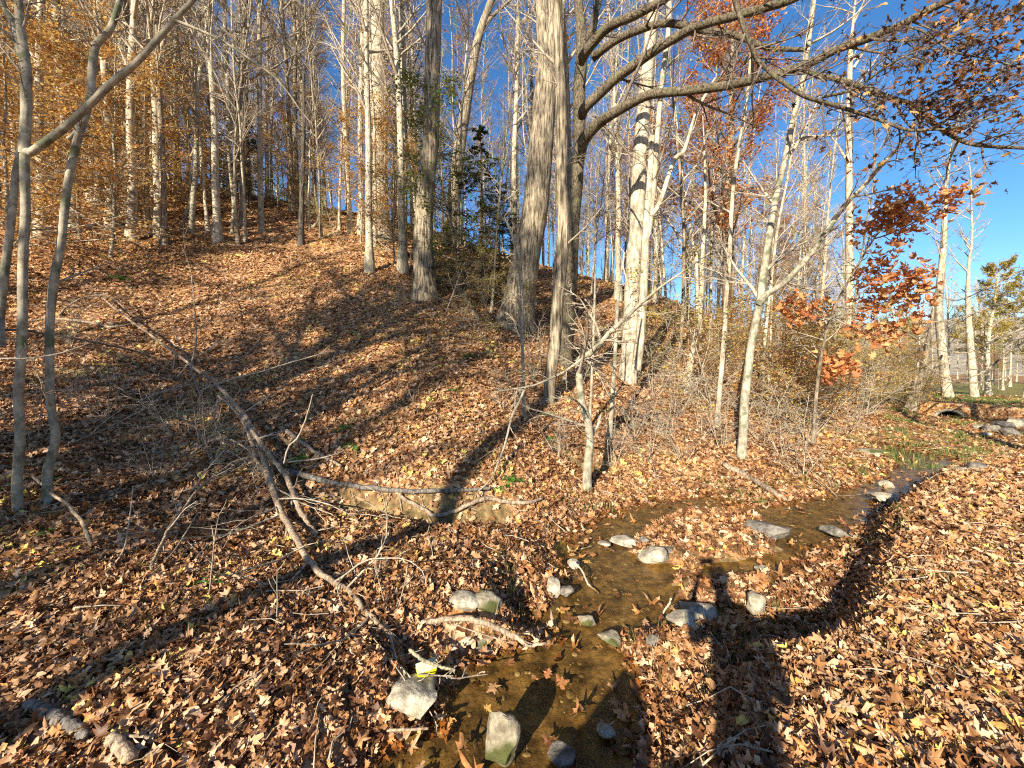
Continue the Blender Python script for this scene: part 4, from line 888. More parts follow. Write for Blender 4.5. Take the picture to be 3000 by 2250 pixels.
sh = [(1640,6.9,.7),(1800,7.4,.75),(1860,8.6,.9),(1900,7.8,.8),(1950,8.8,.9),(2010,7.9,.8),(2060,9.2,.9),(2120,8.6,.8),(1990,10.3,1.1),(2240,9.2,.9),(2300,8.4,.8),(2070,11.5,1.2),(1920,11,1.1),(1770,12.5,1.2),(2180,11.5,1.2),(2330,11,1.1),
      (1560,9.6,.8),(1700,10,.9),(1480,7.6,.6),(600,5.9,.65),(520,6.3,.7),(300,6.6,.7),(90,5.6,.7),(2480,12,1.0),(2520,14,1.1),(760,5.2,.45),(440,4.9,.5),(1170,12,.7),(200,9,.8),(850,9,.6)]
for i, (px, y, s_) in enumerate(sh):
    e = plant(PS[i % 3], 'bare_shrub', at(px, y), 'leafless many stemmed shrub with thin pale twigs', 'shrub', 'leafless shrubs on the bank and slope', s_); place(e, px, y, 'leafless twiggy shrub')
e = plant(PS[0], 'bare_shrub', at(2355, 7.3), 'tall tan dry stemmed shrub clump on the lit point of the bank', 'shrub', None, 1.0)

# a tree just outside the right edge reaches thin dark drooping twigs into view
droop = [(8, .22, 40, .06, .0, .15, 3), (4, .4, 40, .1, .0, .1, 3)]
hero('tree', 'tree at the right frame edge whose thin dark boughs droop over the culvert', 'tree', [(3230,1280),(3225,1150),(3215,1000),(3200,800),(3190,600),(3180,350)], [40,36,30,24], 'bark_grey', twig='twig_dark', y=12, top=3, crown=10,
     branches=[([(3205,900),(3120,930),(3040,985),(2960,1025),(2890,1085),(2820,1110),(2760,1105),(2700,1060),(2640,1040)], [10,8,6,5,4,2.5], [12,11.5,11], droop),
               ([(3205,850),(3110,900),(3020,950),(2930,990),(2850,1030),(2770,1030),(2700,1000),(2630,960)], [9,7,5,4,2.5], [12,12.3], droop),
               ([(3200,820),(3100,850),(3000,880),(2900,900),(2800,935),(2710,940),(2630,900)], [9,7,5,4,2.5], [12,11.2], droop),
               ([(3210,960),(3130,1000),(3040,1060),(2950,1105),(2850,1122),(2760,1118)], [8,6,5,3], [12,11.6], droop),
               ([(3200,740),(3100,770),(3000,790),(2900,840),(2800,880),(2720,850)], [8,6,5,3], [12,12.4], droop)], sub=1.0)

# ---------------------------------------------------------------- fallen limbs, logs, sticks
def stick(name, label, cat, pts, wpx, mat, lift=0.0, y=None, subs=0, group=None, k=7, follow=True, sublen=.3):
    """a limb lying on the ground: every point sits where its pixel meets the ground, raised by lift"""
    if y is None:
        W_ = []
        for i, (px, py) in enumerate(pts):
            h_ = hit(px, py); d = ray(px, py); lf = lift if np.isscalar(lift) else np.interp(i/(len(pts)-1), np.linspace(0, 1, len(lift)), lift)
            # move along the ray towards the camera until the point is lf above the ground
            yy = h_[1]
            for _ in range(60):
                q = CAM+d*yy
                if q[2]-float(height(q[0], q[1])) >= lf: break
                yy *= .99
            W_.append(CAM+d*yy)
        pth = np.array(W_)
    else:
        ys = np.interp(np.linspace(0, 1, len(pts)), np.linspace(0, 1, len(y)), y); pth = np.array([P(px, py, q) for (px, py), q in zip(pts, ys)])
    base = pth[0].copy(); n = len(pts)*4; q = interp(pth-base, n); w = np.interp(np.linspace(0, 1, n), np.linspace(0, 1, len(wpx)), wpx)
    r = .5*w/F*(q[:, 1]+base[1]); r = r*(.4+.6/np.sqrt(1+((q[:, 0]+base[0])/(q[:, 1]+base[1]))**2)); b = MB(); rng = np.random.default_rng(int(pts[0][0]*3+pts[0][1]))
    b.tube(q+rng.normal(0, r.mean()*.18, q.shape), r, k, cap=True, lump=.06, rng=rng)
    main = obj(name, b.mesh(name, M[mat]), None, base); tag(main, label, cat, group)
    if subs:
        tw = MB(); ramify(tw, q, r[0], r[-1], 0, rng, [(subs, sublen, 50, .16, .02, .1, 4), (4, .5, 45, .18, .0, .1, 3)], [])
        obj('twigs', tw.mesh(name+'_twigs', M['twig']), main)
    return main
stick('fallen_limb', 'long dead vine covered limb running from the slope down to the pool', 'branch',
      [(294,867),(384,940),(497,1021),(579,1084),(633,1125),(705,1202),(741,1261),(768,1333),(787,1396),(805,1450),(823,1500),(859,1563),(904,1640),(954,1690),(1000,1717),(1027,1735),(1068,1789),(1118,1835),(1165,1886)],
      [6,9,12,17,20,21,20,17,17,15], 'deadwood', lift=[.30,.30,.28,.26,.2,.12,.06,.03,.02], subs=26, sublen=.13)
stick('fallen_limb', 'second dead stem beside the long limb, ending broken in the leaves', 'branch', [(706,1215),(745,1270),(790,1335),(836,1392),(860,1450),(882,1500),(905,1540),(930,1568)], [10,14,16,17,16], 'deadwood', lift=[.35,.3,.2,.1,.04], subs=4, sublen=.2)
stick('twisted_vine', 'twisted vine strand wrapped along the long dead limb', 'vine', [(640,1160),(700,1215),(735,1290),(750,1350),(790,1385),(800,1440)], [8,11,10,7], 'deadwood', lift=[.3,.3,.25,.15], subs=8, sublen=.35)
stick('fallen_log', 'grey dead log lying along the top of the cut bank', 'log', [(760,1372),(836,1380),(920,1400),(1000,1419),(1090,1430),(1158,1437),(1260,1440),(1371,1434),(1440,1430)], [16,20,18,16,15,12,8], 'greywood', lift=.05, subs=3, sublen=.1)
stick('fallen_branch', 'brown root like branch curving under the grey log', 'branch', [(1158,1440),(1190,1465),(1240,1490),(1275,1510),(1325,1500),(1380,1475),(1429,1460),(1485,1470),(1542,1473),(1588,1460)], [10,13,12,14,13,9], 'deadwood', lift=.05, subs=4, sublen=.12)
stick('fallen_branch', 'barkless pinkish tan branch lying across the tan stones into the pool', 'branch', [(1060,1812),(1120,1812),(1180,1822),(1236,1824),(1317,1813),(1385,1815),(1453,1837),(1507,1864),(1540,1884),(1560,1890),(1600,1884)], [10,12,16,18,17,14,7], 'deadwood', y=[2.95,2.9,2.85,2.78,2.72], subs=3, sublen=.12)
stick('fallen_branch', 'thin companion twig just below the barkless branch', 'branch', [(1330,1828),(1390,1850),(1450,1870),(1500,1885)], [5,5,4,3], 'deadwood', y=[2.8,2.75,2.7], k=5)
stick('stick', 'greenish lichen covered stick lying over the yellow box', 'stick', [(1200,1903),(1220,1920),(1241,1935),(1280,1950),(1310,1958),(1333,1964)], [11,11,9,8], 'bark_lichen', y=[2.55,2.5,2.45,2.42])
stick('twig', 'thin reddish twig reaching over the dark water beside the big boulder', 'twig', [(1225,1975),(1290,1980),(1340,1987),(1385,1980),(1430,1975)], [5,5,3], 'twig_dark', y=[2.45,2.4,2.38], subs=4, sublen=.3, k=5)
stick('stick', 'pale stick lying just below the big boulder at the waterline', 'stick', [(1135,2140),(1190,2138),(1255,2134)], [8,9,7], 'deadwood', y=[2.15,2.12])
stick('stick', 'crooked pale stick on the leaves, left part of the pair near the barkless branch', 'stick', [(877,1733),(920,1752),(950,1760),(1000,1775),(1045,1807),(1075,1815)], [9,11,10,10,7], 'deadwood', lift=.03, subs=2, sublen=.15)
stick('stick', 'short bright white stick on dark leaves left of the crooked pale stick', 'stick', [(770,1812),(810,1796),(865,1780)], [7,8,8], 'bark_pale', lift=.03)
stick('stick', 'pale forked branch arching over the left leaves below the long limb', 'branch', [(443,1672),(450,1640),(466,1608),(480,1580),(488,1559),(510,1525),(533,1500),(560,1460),(588,1428),(640,1385),(701,1347),(760,1335)], [10,10,9,9,8,7], 'deadwood', lift=[.02,.12,.2,.22,.15], subs=5, sublen=.16)
stick('stick', 'thin fork leaning up beside the pale forked branch', 'stick', [(430,1692),(480,1650),(520,1600),(545,1560),(580,1500)], [7,6,6,4], 'deadwood', lift=[.02,.1,.15])
stick('stick', 'thin upright twig left of the pale forked branch', 'stick', [(338,1652),(362,1610),(372,1570),(382,1500),(390,1430)], [6,5,4], 'twig', lift=[.0,.12,.3], k=5)
stick('stick', 'brown curved stem rising from the leaves near the two left saplings', 'branch', [(271,1600),(262,1580),(253,1554),(236,1520),(217,1500),(190,1470),(158,1451),(120,1415),(95,1396)], [15,14,13,12,10,8], 'deadwood', lift=[.0,.12,.2,.2,.15])
stick('fallen_log', 'thick dark grey log end lying in shade at the lower left corner', 'log', [(85,2062),(122,2079),(181,2106),(220,2132),(258,2155)], [36,42,42,36], 'greywood', lift=.03, k=12)
stick('fallen_log', 'short sawn tan log piece at the bottom left', 'log', [(322,2158),(345,2180),(389,2222)], [42,46,44], 'deadwood', lift=.05, k=12)
stick('stick', 'pale straight stick above the short sawn log piece', 'stick', [(325,2152),(380,2156),(440,2160)], [9,12,10], 'deadwood', lift=.06)
stick('fallen_log', 'pale weathered log slanting on the lit bank right of the gravel bar', 'log', [(2120,1362),(2167,1383),(2200,1404),(2235,1424),(2270,1445),(2303,1460)], [14,20,20,17,14], 'deadwood', lift=.05, k=9)
stick('fallen_log', 'brown fallen log slanting down the slope between the big trunks', 'log', [(1320,832),(1339,842),(1355,862),(1371,886),(1385,910),(1400,937)], [14,14,13,12], 'deadwood', lift=.05, k=8)
stick('fallen_branch', 'thin brown branch crossing the two left saplings at mid height', 'branch', [(0,967),(75,968),(130,978),(210,990),(310,1010),(400,1030),(470,1060)], [8,8,7,5], 'twig_dark', y=[4.1,4.4,5.2], k=5)
stick('fallen_branch', 'thin pale branch curving up just below the dark one, crossing the left saplings', 'branch', [(0,1050),(80,1050),(150,1040),(200,1028),(262,1005)], [7,6,4], 'twig', y=[3.8,3.9], k=5, subs=2)
stick('fallen_branch', 'dry bent branch arching like a bow on the left slope', 'branch', [(172,925),(195,900),(230,878),(265,868),(305,866),(340,880),(385,925)], [7,7,6,4], 'deadwood', lift=[.0,.3,.4,.3], k=5)
stick('fallen_log', 'pale fallen pole lying on the left slope below the bow shaped branch', 'log', [(75,942),(150,935),(230,940),(300,952),(330,958),(385,950)], [8,10,10,7], 'deadwood', lift=.06, k=6)
stick('stick', 'thin dark stick lying on leaves above the mossy outlet rocks', 'stick', [(1305,1608),(1335,1590),(1370,1578),(1400,1570),(1430,1560)], [7,8,8,5], 'greywood', lift=.03)
stick('twig', 'white bent twig standing out over the pool surface', 'twig', [(1678,1646),(1700,1665),(1712,1685),(1722,1710),(1740,1725),(1754,1738)], [6,6,6,4], 'bark_pale', y=[4.0,3.7], k=5)
stick('twig', 'white curved twig at the top left edge of the pool', 'twig', [(1672,1614),(1690,1610),(1712,1606),(1734,1600)], [5,5,4], 'bark_pale', lift=.03, k=5)
stick('twig', 'short pale twig poking up from the pool near the blocky stone', 'twig', [(1940,1800),(1952,1780),(1962,1765),(1966,1754)], [5,7,7,7], 'bark_pale', y=[3.35,3.25], k=5)
stick('stick', 'broken pale stump root slanting behind the long limb', 'branch', [(840,1262),(856,1275),(880,1295),(905,1310),(930,1330),(970,1348),(1000,1365)], [14,14,12,10,8], 'deadwood', lift=.06, k=8)
stick('stick', 'tall bare grey twig standing behind the long limb', 'twig', [(832,1358),(845,1310),(870,1285),(888,1250),(900,1215),(912,1170),(916,1155)], [6,6,5,3], 'twig', y=[4.9,4.9], k=5)
for i, (px, py, h_) in enumerate([(1228,1220,90),(1172,1170,80),(1130,1780,200),(1165,1790,140),(810,1830,190),(1225,1160,60),(610,1750,260),(1580,1060,120),(590,880,210),(700,1010,160),(1270,1660,120)]):
    p0 = hit(px, py); y = p0[1]; rr_ = np.random.default_rng(400+i); b = MB(); L0 = h_/F*y
    q = branch_path(np.array([0, 0, -.03]), np.array([rr_.normal(0, .15), 0, 1]), L0, 9, .07, .02, rr_); b.tube(q, np.linspace(.0055, .002, 9), 4); ramify(b, q, .005, .002, 0, rr_, [(3, .45, 35, .08, .06, .35, 3)], [])
    ws = obj('weed_stem', b.mesh('weed_stem', M['twig']), None, p0); place(ws, px, y, 'dry weed stem'); tag(ws, 'thin dry upright weed stem standing in the leaves', 'stem', 'dry weed stems in the leaves')
finish_places()
for i, (pts, lf, lb) in enumerate([([(560,1330),(600,1300),(650,1285),(700,1300),(745,1340),(760,1400)], [.02,.22,.3,.15], 'thin curling vine looping left of the long dead limb'),
   ([(500,1220),(560,1240),(600,1290),(615,1350)], [.3,.3,.15,.02], 'hanging thread like vine end in the dark hollow'), ([(640,1170),(628,1230),(650,1290),(630,1340)], [.35,.3,.2,.02], 'thin vine dropping from the limb into the hollow'),
   ([(530,1440),(600,1420),(680,1380),(740,1345)], [.05,.12,.15,.2], 'pale thin branch leading left from the limb to the leaves'), ([(770,1390),(820,1360),(880,1350),(950,1340),(1010,1320)], [.1,.2,.2,.1], 'thin reddish twig crossing the fern behind the limb'),
   ([(590,1160),(560,1080),(575,1000),(570,900),(560,800)], [.3,.6,.9,1.2], 'tall thin twig standing up from the top of the dead limb'), ([(600,1140),(680,1110),(760,1090),(860,1060),(960,1030)], [.3,.4,.5,.6], 'long thin twig reaching right from the top of the dead limb'),
   ([(560,1110),(640,1075),(720,1040),(760,1000)], [.35,.5,.6,.7], 'shorter thin twig rising right from the top of the dead limb'), ([(400,1180),(470,1150),(540,1130),(600,1120)], [.1,.2,.3,.3], 'thin brown branch joining the limb from the left'),
   ([(180,1310),(300,1260),(420,1200),(540,1130)], [.05,.1,.2,.3], 'straight brown branch rising to the limb across the left slope')]):
    stick('vine' if 'vine' in lb else 'twig', lb, 'vine' if 'vine' in lb else 'twig', pts, [7,6,5,3], 'deadwood' if i % 2 else 'twig', lift=lf, subs=4, sublen=.25, k=5)
# loose twigs all over
tb = MB(); x, y = scatter(1500, .8, 14); k = (sdat(x, y) > .05); x, y = x[k], y[k]
for a, b_ in zip(x, y):
    ln = R.uniform(.08, .5); an = R.uniform(0, math.pi); d = np.array([math.cos(an), math.sin(an)]); n = 4; c_ = np.array([a, b_])
    pts = []; 
    for t in np.linspace(-.5, .5, n):
        q = c_+d*ln*t+R.normal(0, .012, 2); pts.append([q[0], q[1], float(height(q[0], q[1]))+.045+R.uniform(0, .03)])
    tb.tube(pts, np.linspace(.0045, .0018, n)*R.uniform(.6, 1.6), 4)
tag(obj('twig_litter', tb.mesh('twig_litter', M['twig'])), 'small dry twigs strewn over the leaves', 'twigs', kind='stuff')

# ---------------------------------------------------------------- small yellow box
def box_mesh(name, sx, sy, sz, mat, bev=.004, taper=.0):
    bm = bmesh.new(); bmesh.ops.create_cube(bm, size=1)
    for v in bm.verts:
        f = 1-taper*(v.co.z+.5); v.co.x *= sx*f; v.co.y *= sy*f; v.co.z *= sz
    bmesh.ops.bevel(bm, geom=bm.edges[:]+bm.verts[:], offset=bev, segments=2, affect='EDGES')
    m = bpy.data.meshes.new(name); bm.to_mesh(m); bm.free(); m.materials.append(mat); return m
ym = mat_noise('yellow_plastic', [(.3, (.80, .74, .0)), (.7, (.92, .86, .02))], 20, 2, .05, .002, .4, spec=.4)
gm2 = mat_noise('pale_lid', [(.3, (.42, .50, .30)), (.7, (.60, .66, .42))], 20, 2, .05, .002, .5)
bp_ = P(1250, 1958, 2.52); be = empty('yellow_box', bp_-[0, 0, .03], .5); tag(be, 'small bright yellow plastic box under a lichen covered stick', 'box')
obj('body', box_mesh('box_body', .115, .065, .055, ym, .006, -.12), be, (0, 0, .028)); obj('lid', box_mesh('box_lid', .125, .072, .010, gm2, .003), be, (0, 0, .062)).rotation_euler = (0.05, .06, 0)
be.rotation_euler = (.25, -.1, .45)

# ---------------------------------------------------------------- ferns, grass
def frond_mesh(ln, rng, seed):
    n = 15; t = np.linspace(0, 1, n); x = ln*(t*.86); z = ln*(.62*t-.66*t*t); V = []; T = []; c = []
    P3 = np.stack([x, np.zeros(n), z], 1)
    for i in range(n-1):
        w = ln*.17*(math.sin(math.pi*min(1, .12+t[i]*.95)))**.8+.004; d = P3[i+1]-P3[i]
        for s_ in (-1, 1):
            a = P3[i]; b = P3[i]+d*.75; tip = P3[i]+d*.75+np.array([0, s_*w, -.12*w+rng.normal(0, .003)]); m_ = a+(tip-a)*.6-d*.1+[0, 0, .006]; m2_ = b+(tip-b)*.6+d*.1+[0, 0, .004]
            k = len(V); V += [a, b, m2_, tip, m_]; T += [[k, k+1, k+2], [k, k+2, k+4], [k+4, k+2, k+3]]; c += [rng.uniform(.2, .9)]*5
    return mesh_from('frond', V, T, M['fern'], False, {'c': c})
FR = [frond_mesh(.42, rg, i) for i in range(3)]
def fern(px, py, s_, nf, label, down=False):
    p0 = hit(px, py); e = empty('fern', p0+[0, 0, .03], 0, s_); tag(e, label, 'fern')
    for i in range(nf):
        o = obj('frond', FR[i % 3], e); o.rotation_euler = (rg.uniform(-.3, .3), rg.uniform(-.35, .25)+(.5 if down else 0), (i+rg.uniform(-.3, .3))*6.283/nf if not down else -1.57+rg.uniform(-.8, .8)); s2 = rg.uniform(.7, 1.1); o.scale = (s2, s2, s2)
for a in [(355,822,1.35,11,'large bright green fern clump on the upper left slope'), (1022,1262,.75,8,'dark green fern hanging at the edge of the grassy bank hollow'), (1040,1318,.6,6,'lower drooping fern below the bank hollow'),
          (1376,1052,.9,9,'dark fern on the slope below the leaning double trunk'), (1330,1150,.6,8,'small bright fern above the lit slope patch'), (1598,1226,.75,8,'fern at the foot of the twin trunks'),
          (1608,1292,.7,7,'bright hanging fern on the bank face left of the crooked sapling'), (1500,1420,.7,9,'bright fern above the root like branch'), (1462,1440,.5,6,'smaller fern left of the bright one above the root like branch'),
          (885,1352,.75,9,'fern shaded by the long dead limb'), (870,1300,.6,6,'fern behind the tall bare grey twig'), (870,965,.4,6,'little green plant on the middle slope'), (2110,1300,.5,6,'small fern under the bare shrubs on the right bank'),
          (620,1720,.35,6,'tiny moss green tuft in the lower left leaves'), (130,1570,.35,5,'tiny bright fern behind the left saplings')]: fern(*a)
# grass blades: stream edges and lawn patches
x, y = scatter(60000, .9, 30, -.3, 1.62); sd_ = sdat(x, y); nz = fbm(x*1.1, y*1.1, 55, 3)
edge = (sd_ > .06) & (sd_ < .7) & (nz > .02) & (x > -.2) & (R.random(len(x)) < .8); lwn = (x > .95*y) & (y > 8.5) & (nz > .14); pat = (nz > .38) & (R.random(len(x)) < .25) & (sd_ > .1)
k = edge | lwn | pat; x, y = x[k], y[k]; m = len(x); cnt = 5
bx = np.repeat(x, cnt)+R.normal(0, .03, m*cnt); by = np.repeat(y, cnt)+R.normal(0, .03, m*cnt); bz = height(bx, by); M_ = m*cnt
hh = R.uniform(.03, .09, M_)*(1+.03*by); an = R.uniform(0, 6.28, M_); le = R.uniform(.1, .8, M_)*hh; wd = .0022+.0006*by
b0 = np.stack([bx-wd*np.cos(an), by-wd*np.sin(an), bz], 1); b1 = np.stack([bx+wd*np.cos(an), by+wd*np.sin(an), bz], 1); b2 = np.stack([bx+le*np.sin(an), by-le*np.cos(an), bz+hh+.03], 1)
V = np.stack([b0, b1, b2], 1).reshape(-1, 3); T = np.arange(M_*3).reshape(-1, 3)
tag(obj('grass', mesh_from('grass', V, T, M['grass'], False, {'c': np.repeat(R.random(M_), 3)})), 'short green grass at the stream edges and on the lawn', 'grass', kind='stuff')

# ---------------------------------------------------------------- culvert, road, hills
cm = mat_noise('concrete', [(.3, (.16, .14, .11)), (.7, (.36, .33, .27))], 8, 6, .3, .01)
dk = mat_noise('culvert_inside_shade', [(.3, (.02, .02, .02)), (.7, (.06, .055, .05))], 8, 6, .3, .01)  # near-black colour stands in for the shade inside the pipe
def ring(name, r0, r1, y0_, y1_, mat, n=40):
    V = []; Q = []
    for i in range(n):
        a = 2*math.pi*i/n
        for (r, yy) in ((r0, y0_), (r1, y0_), (r1, y1_), (r0, y1_)): V.append((r*math.cos(a), yy, r*math.sin(a)))
    for i in range(n):
        j = (i+1) % n
        for k in range(4): Q.append((4*i+k, 4*i+(k+1) % 4, 4*j+(k+1) % 4, 4*j+k))
    return mesh_from(name, V, Q, mat, True)
cp = P(2780, 1232, 17.8); CR = -.62; ce = empty('culvert_pipe', cp, CR); tag(ce, 'round concrete culvert mouth in the leafy embankment', 'culvert')
obj('rim', ring('rim', .44, .53, -.06, .35, cm), ce); obj('barrel', ring('barrel', .40, .45, .02, 3.2, dk), ce)
obj('end_shade', mesh_from('end', [(.44*math.cos(a), 3.1, .44*math.sin(a)) for a in np.linspace(0, 6.283, 24, endpoint=False)]+[(0, 3.1, 0)], [[i, (i+1) % 24, 24] for i in range(24)], dk), ce)
# embankment round the pipe: a leafy face that starts at the rim and runs back over the barrel
V = []; Q = []; nu, nv = 64, 26; ca, sa = math.cos(CR), math.sin(CR)
for j in range(nv):
    for i in range(nu):
        a = 2*math.pi*i/nu; r = .50+6.5*(j/(nv-1))**1.8; u = r*math.cos(a); raw = r*math.sin(a); top = .78*(1-min(1, abs(u)/5.5)**2)-.04*max(0, raw-.8)
        w = min(raw, top); v = (r-.5)*.35+max(0, raw-top)*.8; bump = .05*float(mnoise.noise(Vector((u*1.3, raw*1.3, 1))))*(j > 1)
        X = cp[0]+u*ca-v*sa; Y = cp[1]+u*sa+v*ca; V.append((X, Y, max(cp[2]+w+bump, float(height(X, Y))-.25 if j > 3 else -9)))
for j in range(nv-1):
    for i in range(nu): Q.append((j*nu+i, j*nu+(i+1) % nu, (j+1)*nu+(i+1) % nu, (j+1)*nu+i))
em = mesh_from('embankment', V, Q, gm.materials[0], True, {'soil': np.zeros(len(V)), 'lawn': np.full(len(V), .12)})
tag(obj('embankment_ground', em), kind='structure', label='leafy embankment over the culvert', cat='ground')
rm = mat_noise('asphalt', [(.3, (.045, .047, .052)), (.7, (.085, .088, .095))], 30, 5, .3, .01, .85)
def road(name, pts, w, label):
    pts = interp(np.array(pts, float), 40); V = []; Q = []
    for i, p in enumerate(pts):
        d = pts[min(i+1, 39)]-pts[max(i-1, 0)]; d /= np.linalg.norm(d); nn = np.array([-d[1], d[0]])
        for s_ in (-1, -.5, 0, .5, 1): q = p+nn*w*.5*s_; V.append((q[0], q[1], 0))
    V = np.array(V); V[:, 2] = height(V[:, 0], V[:, 1])
    Z = V[:, 2].reshape(40, 5); Z[:] = Z.max(1)[:, None]+.02; Z[:] = np.convolve(np.pad(Z[:, 0], 3, 'edge'), np.ones(7)/7, 'valid')[:, None]+.03; V[:, 2] = Z.ravel()
    for i in range(39):
        for k in range(4): Q.append((5*i+k, 5*i+k+1, 5*i+6+k, 5*i+5+k))
    tag(obj(name, mesh_from(name, V, Q, rm, True)), kind='structure', label=label, cat='road')
road('road', [(22.5, 21.3), (25, 20.6), (28, 20.0), (34, 19.5), (60, 18)], 1.7, 'narrow grey path crossing above the culvert')
# far wooded hills
hv = []; na, nr_ = 220, 26
for j in range(nr_):
    for i in range(na):
        a = math.radians(-75+150*i/(na-1)); r = 260+j*22.0; X = r*math.sin(a); Y = r*math.cos(a)
        top = 47+12*math.sin(a*3.1+.6)+4*math.sin(a*9+1); f = smooth((r-260)/330.)*(1-.35*smooth((r-620)/300)); z = f*top+6*float(mnoise.noise(Vector((X*.02, Y*.02, 0))))+2.6*float(mnoise.noise(Vector((X*.12, Y*.12, 3))))+1.5*R.random()-8*(1-min(1, (r-260)/40))
        hv.append((X, Y, z))
hq = [(j*na+i, j*na+i+1, (j+1)*na+i+1, (j+1)*na+i) for j in range(nr_-1) for i in range(na-1)]
hm = mat_noise('hazed_far_woods', [(.3, (.22, .19, .15)), (.5, (.31, .26, .19)), (.7, (.38, .32, .22))], .22, 10, 1.0, 3.0)  # distance haze is put into these paler woods colours
tag(obj('hills', mesh_from('hills', hv, hq, hm, True)), kind='structure', label='bare brown wooded ridge in the distance', cat='hills')

# ---------------------------------------------------------------- the trees behind the photographer, whose shadows cross the slope
TANA = math.tan(math.atan2(_a[0], _a[1]))
def behind(x0, yb, proto, s_, lab, sz=1.0):
    x = x0+TANA*yb; plant(proto, 'shadow_casting_tree', np.array([x, yb, float(height(x, yb))-.05]), lab, 'tree', None, s_, sz=sz)
behind(-3.45, -4.2, PT[0], 1.0, 'tall tree behind the photographer whose trunk shadow crosses the whole slope')
behind(-6.6, -6, PT[3], .95, 'dark tree behind the photographer shading the left slope')
behind(-8.4, -3.5, PB[1], .9, 'small leafy tree behind the photographer shading the cut bank')
behind(-11.5, -9, PT[1], 1.0, 'leafy tree behind the photographer shading the far left')
behind(-6.4, -2.6, PB[1], .55, 'low leafy tree left behind the photographer')
behind(-16, -6, PT[0], 1.1, 'tall tree far left behind the photographer')
behind(-20, -2, PT[2], 1.0, 'another tall tree far left behind the photographer')
behind(-5.0, -16, PT[2], 1.2, 'tall tree standing farther behind the photographer')
behind(8.5, 2.0, PT[0], 1.0, 'tree right of the photographer that shades the culvert lawn')
behind(-9.4, -5, PO, 1.25, 'russet oak behind the photographer shading the top of the dark ridged trunk')
behind(-9.6, -9, PO, 1.35, 'second russet oak behind the photographer shading the upper slope')
behind(-7.5, -3.0, PO, .38, 'small russet oak behind the photographer shading the hollow')
behind(-9.6, -3.4, PO, .42, 'small russet oak behind the photographer, left of the other small one')
behind(-11.8, -4.5, PO, .42, 'small russet oak behind the photographer, leftmost of the small ones')
behind(11.8, 2, PO, .6, 'russet oak right of the photographer shading the culvert')
behind(15.5, 3, PO, .62, 'russet oak right of the photographer shading the path')
behind(19.5, 2, PO, .62, 'russet oak right of the photographer, farthest of three')
behind(13, -4, PB[1], 1.3, 'leafy tree far to the right shading the lawn')
behind(17, 0, PT[1], 1.1, 'tall tree far to the right shading the lawn')
# unseen boulder beside the photographer, added to cast the round pool shadow
bo = obj('boulder', rock_mesh('boulder', (.92, .6, 1.15), 71, M['rock_mossy'], 5, .08)); bo.location = (-.68, -.36, .36); tag(bo, 'unseen rounded boulder added beside the photographer to shade the pool', 'rock')

# ---------------------------------------------------------------- the photographer
def skin(name, joints, edges, mat, parent):
    m = bpy.data.meshes.new(name); m.from_pydata([j[:3] for j in joints], edges, []); m.materials.append(mat)
    o = obj(name, m, parent); o.modifiers.new('skin', 'SKIN'); sv = m.skin_vertices[0].data
    for i, j in enumerate(joints):
        r = j[3]; sv[i].radius = (r, j[4] if len(j) > 4 else r); sv[i].use_root = (i == 0)
    s_ = o.modifiers.new('sub', 'SUBSURF'); s_.levels = 2; s_.render_levels = 2
    for p_ in m.polygons: p_.use_smooth = True
    return o
sk = mat_noise('skin', [(.3, (.42, .24, .17)), (.7, (.52, .31, .22))], 30, 3, .05, .002, .5)
jm = mat_noise('jacket', [(.3, (.03, .04, .06)), (.7, (.05, .065, .09))], 40, 3, .3, .004, .8)
jn = mat_noise('trousers', [(.3, (.04, .05, .08)), (.7, (.07, .08, .12))], 60, 3, .3, .003, .85)
hm_ = mat_noise('hair', [(.3, (.03, .02, .012)), (.7, (.07, .045, .025))], 60, 3, .4, .003, .6)
px_, py_ = -.03, -.46
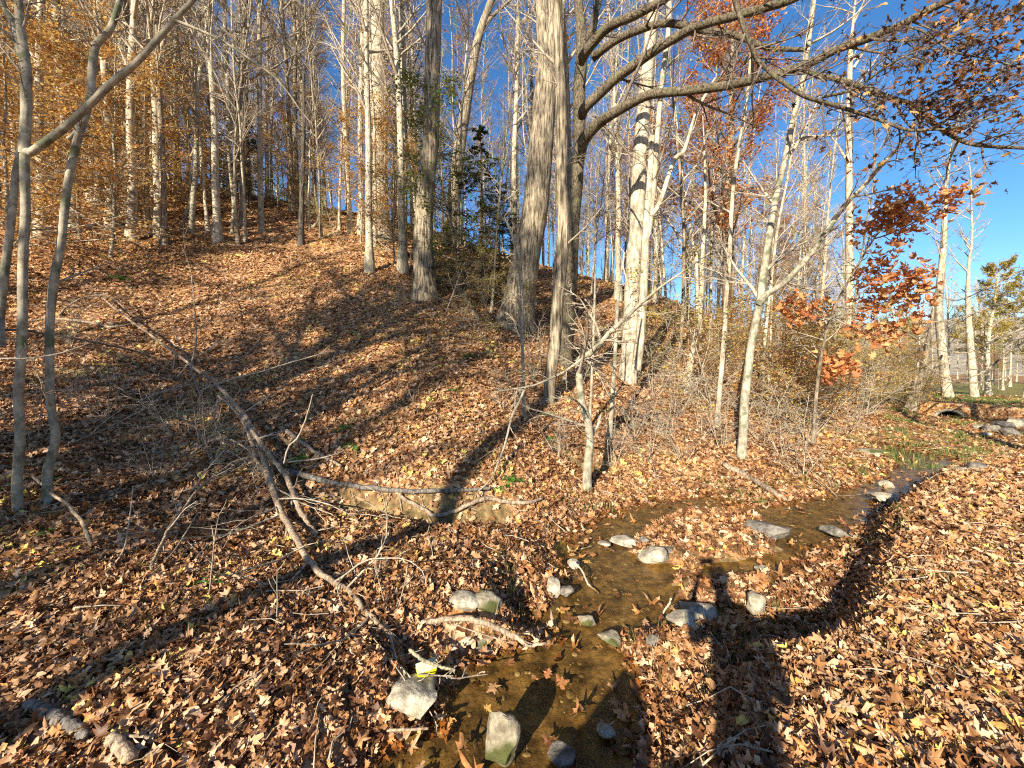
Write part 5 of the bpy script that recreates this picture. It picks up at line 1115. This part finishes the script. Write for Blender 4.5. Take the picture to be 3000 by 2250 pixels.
body = [(0,0,.95,.13,.10),(0,0,1.10,.13,.10),(0,.01,1.28,.155,.11),(0,0,1.43,.10,.08),(-.01,.01,1.50,.052),(-.03,.03,1.56,.055),(-.045,.035,1.64,.080,.095),(-.05,.03,1.72,.076,.088),(-.05,.03,1.775,.04,.045),
        (.17,-.01,1.41,.055),(.20,.02,1.18,.045),(.17,.14,1.30,.036),(.12,.30,1.48,.026),(.095,.34,1.52,.026,.016),
        (-.16,-.01,1.42,.05),(-.24,.05,1.30,.042),(-.20,.20,1.44,.034),(-.09,.34,1.54,.026),(-.06,.365,1.56,.026,.016),
        (.09,0,.88,.085),(.10,.02,.50,.06),(.10,-.01,.10,.04),(.10,.12,.04,.036),(-.09,0,.88,.085),(-.10,.02,.50,.06),(-.10,-.01,.10,.04),(-.10,.12,.04,.036)]
ed = [(0,1),(1,2),(2,3),(3,4),(4,5),(5,6),(6,7),(7,8),(3,9),(9,10),(10,11),(11,12),(12,13),(3,14),(14,15),(15,16),(16,17),(17,18),(0,19),(19,20),(20,21),(21,22),(0,23),(23,24),(24,25),(25,26)]
pz = float(height(px_, py_)); pe = skin('person', body, ed, jm, None); pe.location = (px_, py_, pz); tag(pe, 'photographer in a dark jacket raising a phone, seen by the shadow over the stream', 'person')
fp = np.array([0, .46, 1.6-pz])        # camera position relative to the person, x = .06
for sgn, wr in ((1, (.095, .34, 1.52)), (-1, (-.06, .365, 1.56))):
    for q in range(5):
        tip = (.03+sgn*(.055-.008*q), .405+.004*q, 1.575+.018*q-.03) if q < 4 else (.03+sgn*.03, .385, 1.555)
        mid = ((wr[0]+tip[0])/2+sgn*.012, (wr[1]+tip[1])/2, (wr[2]+tip[2])/2)
        f = MB(); f.tube([wr, mid, tip], [.010, .009, .007], 8, cap=True); obj('finger' if q < 4 else 'thumb', f.mesh('finger', sk), pe)
bmh = bmesh.new(); bmesh.ops.create_uvsphere(bmh, u_segments=24, v_segments=16, radius=1)
for v in bmh.verts: v.co = Vector((v.co.x*.092, v.co.y*.105, v.co.z*.10))
mh = bpy.data.meshes.new('hair'); bmh.to_mesh(mh); bmh.free(); mh.materials.append(hm_); ho = obj('hair', mh, pe, (-.05, .018, 1.70))
ph = obj('phone', box_mesh('phone', .155, .009, .075, mat_noise('phone_case', [(.3, (.01, .01, .01)), (.7, (.02, .02, .02))], 10, 2, 0, .001, .3), .003)); ph.location = (0, -.035, 1.6); tag(ph, 'black phone held up in both hands by the photographer', 'phone')
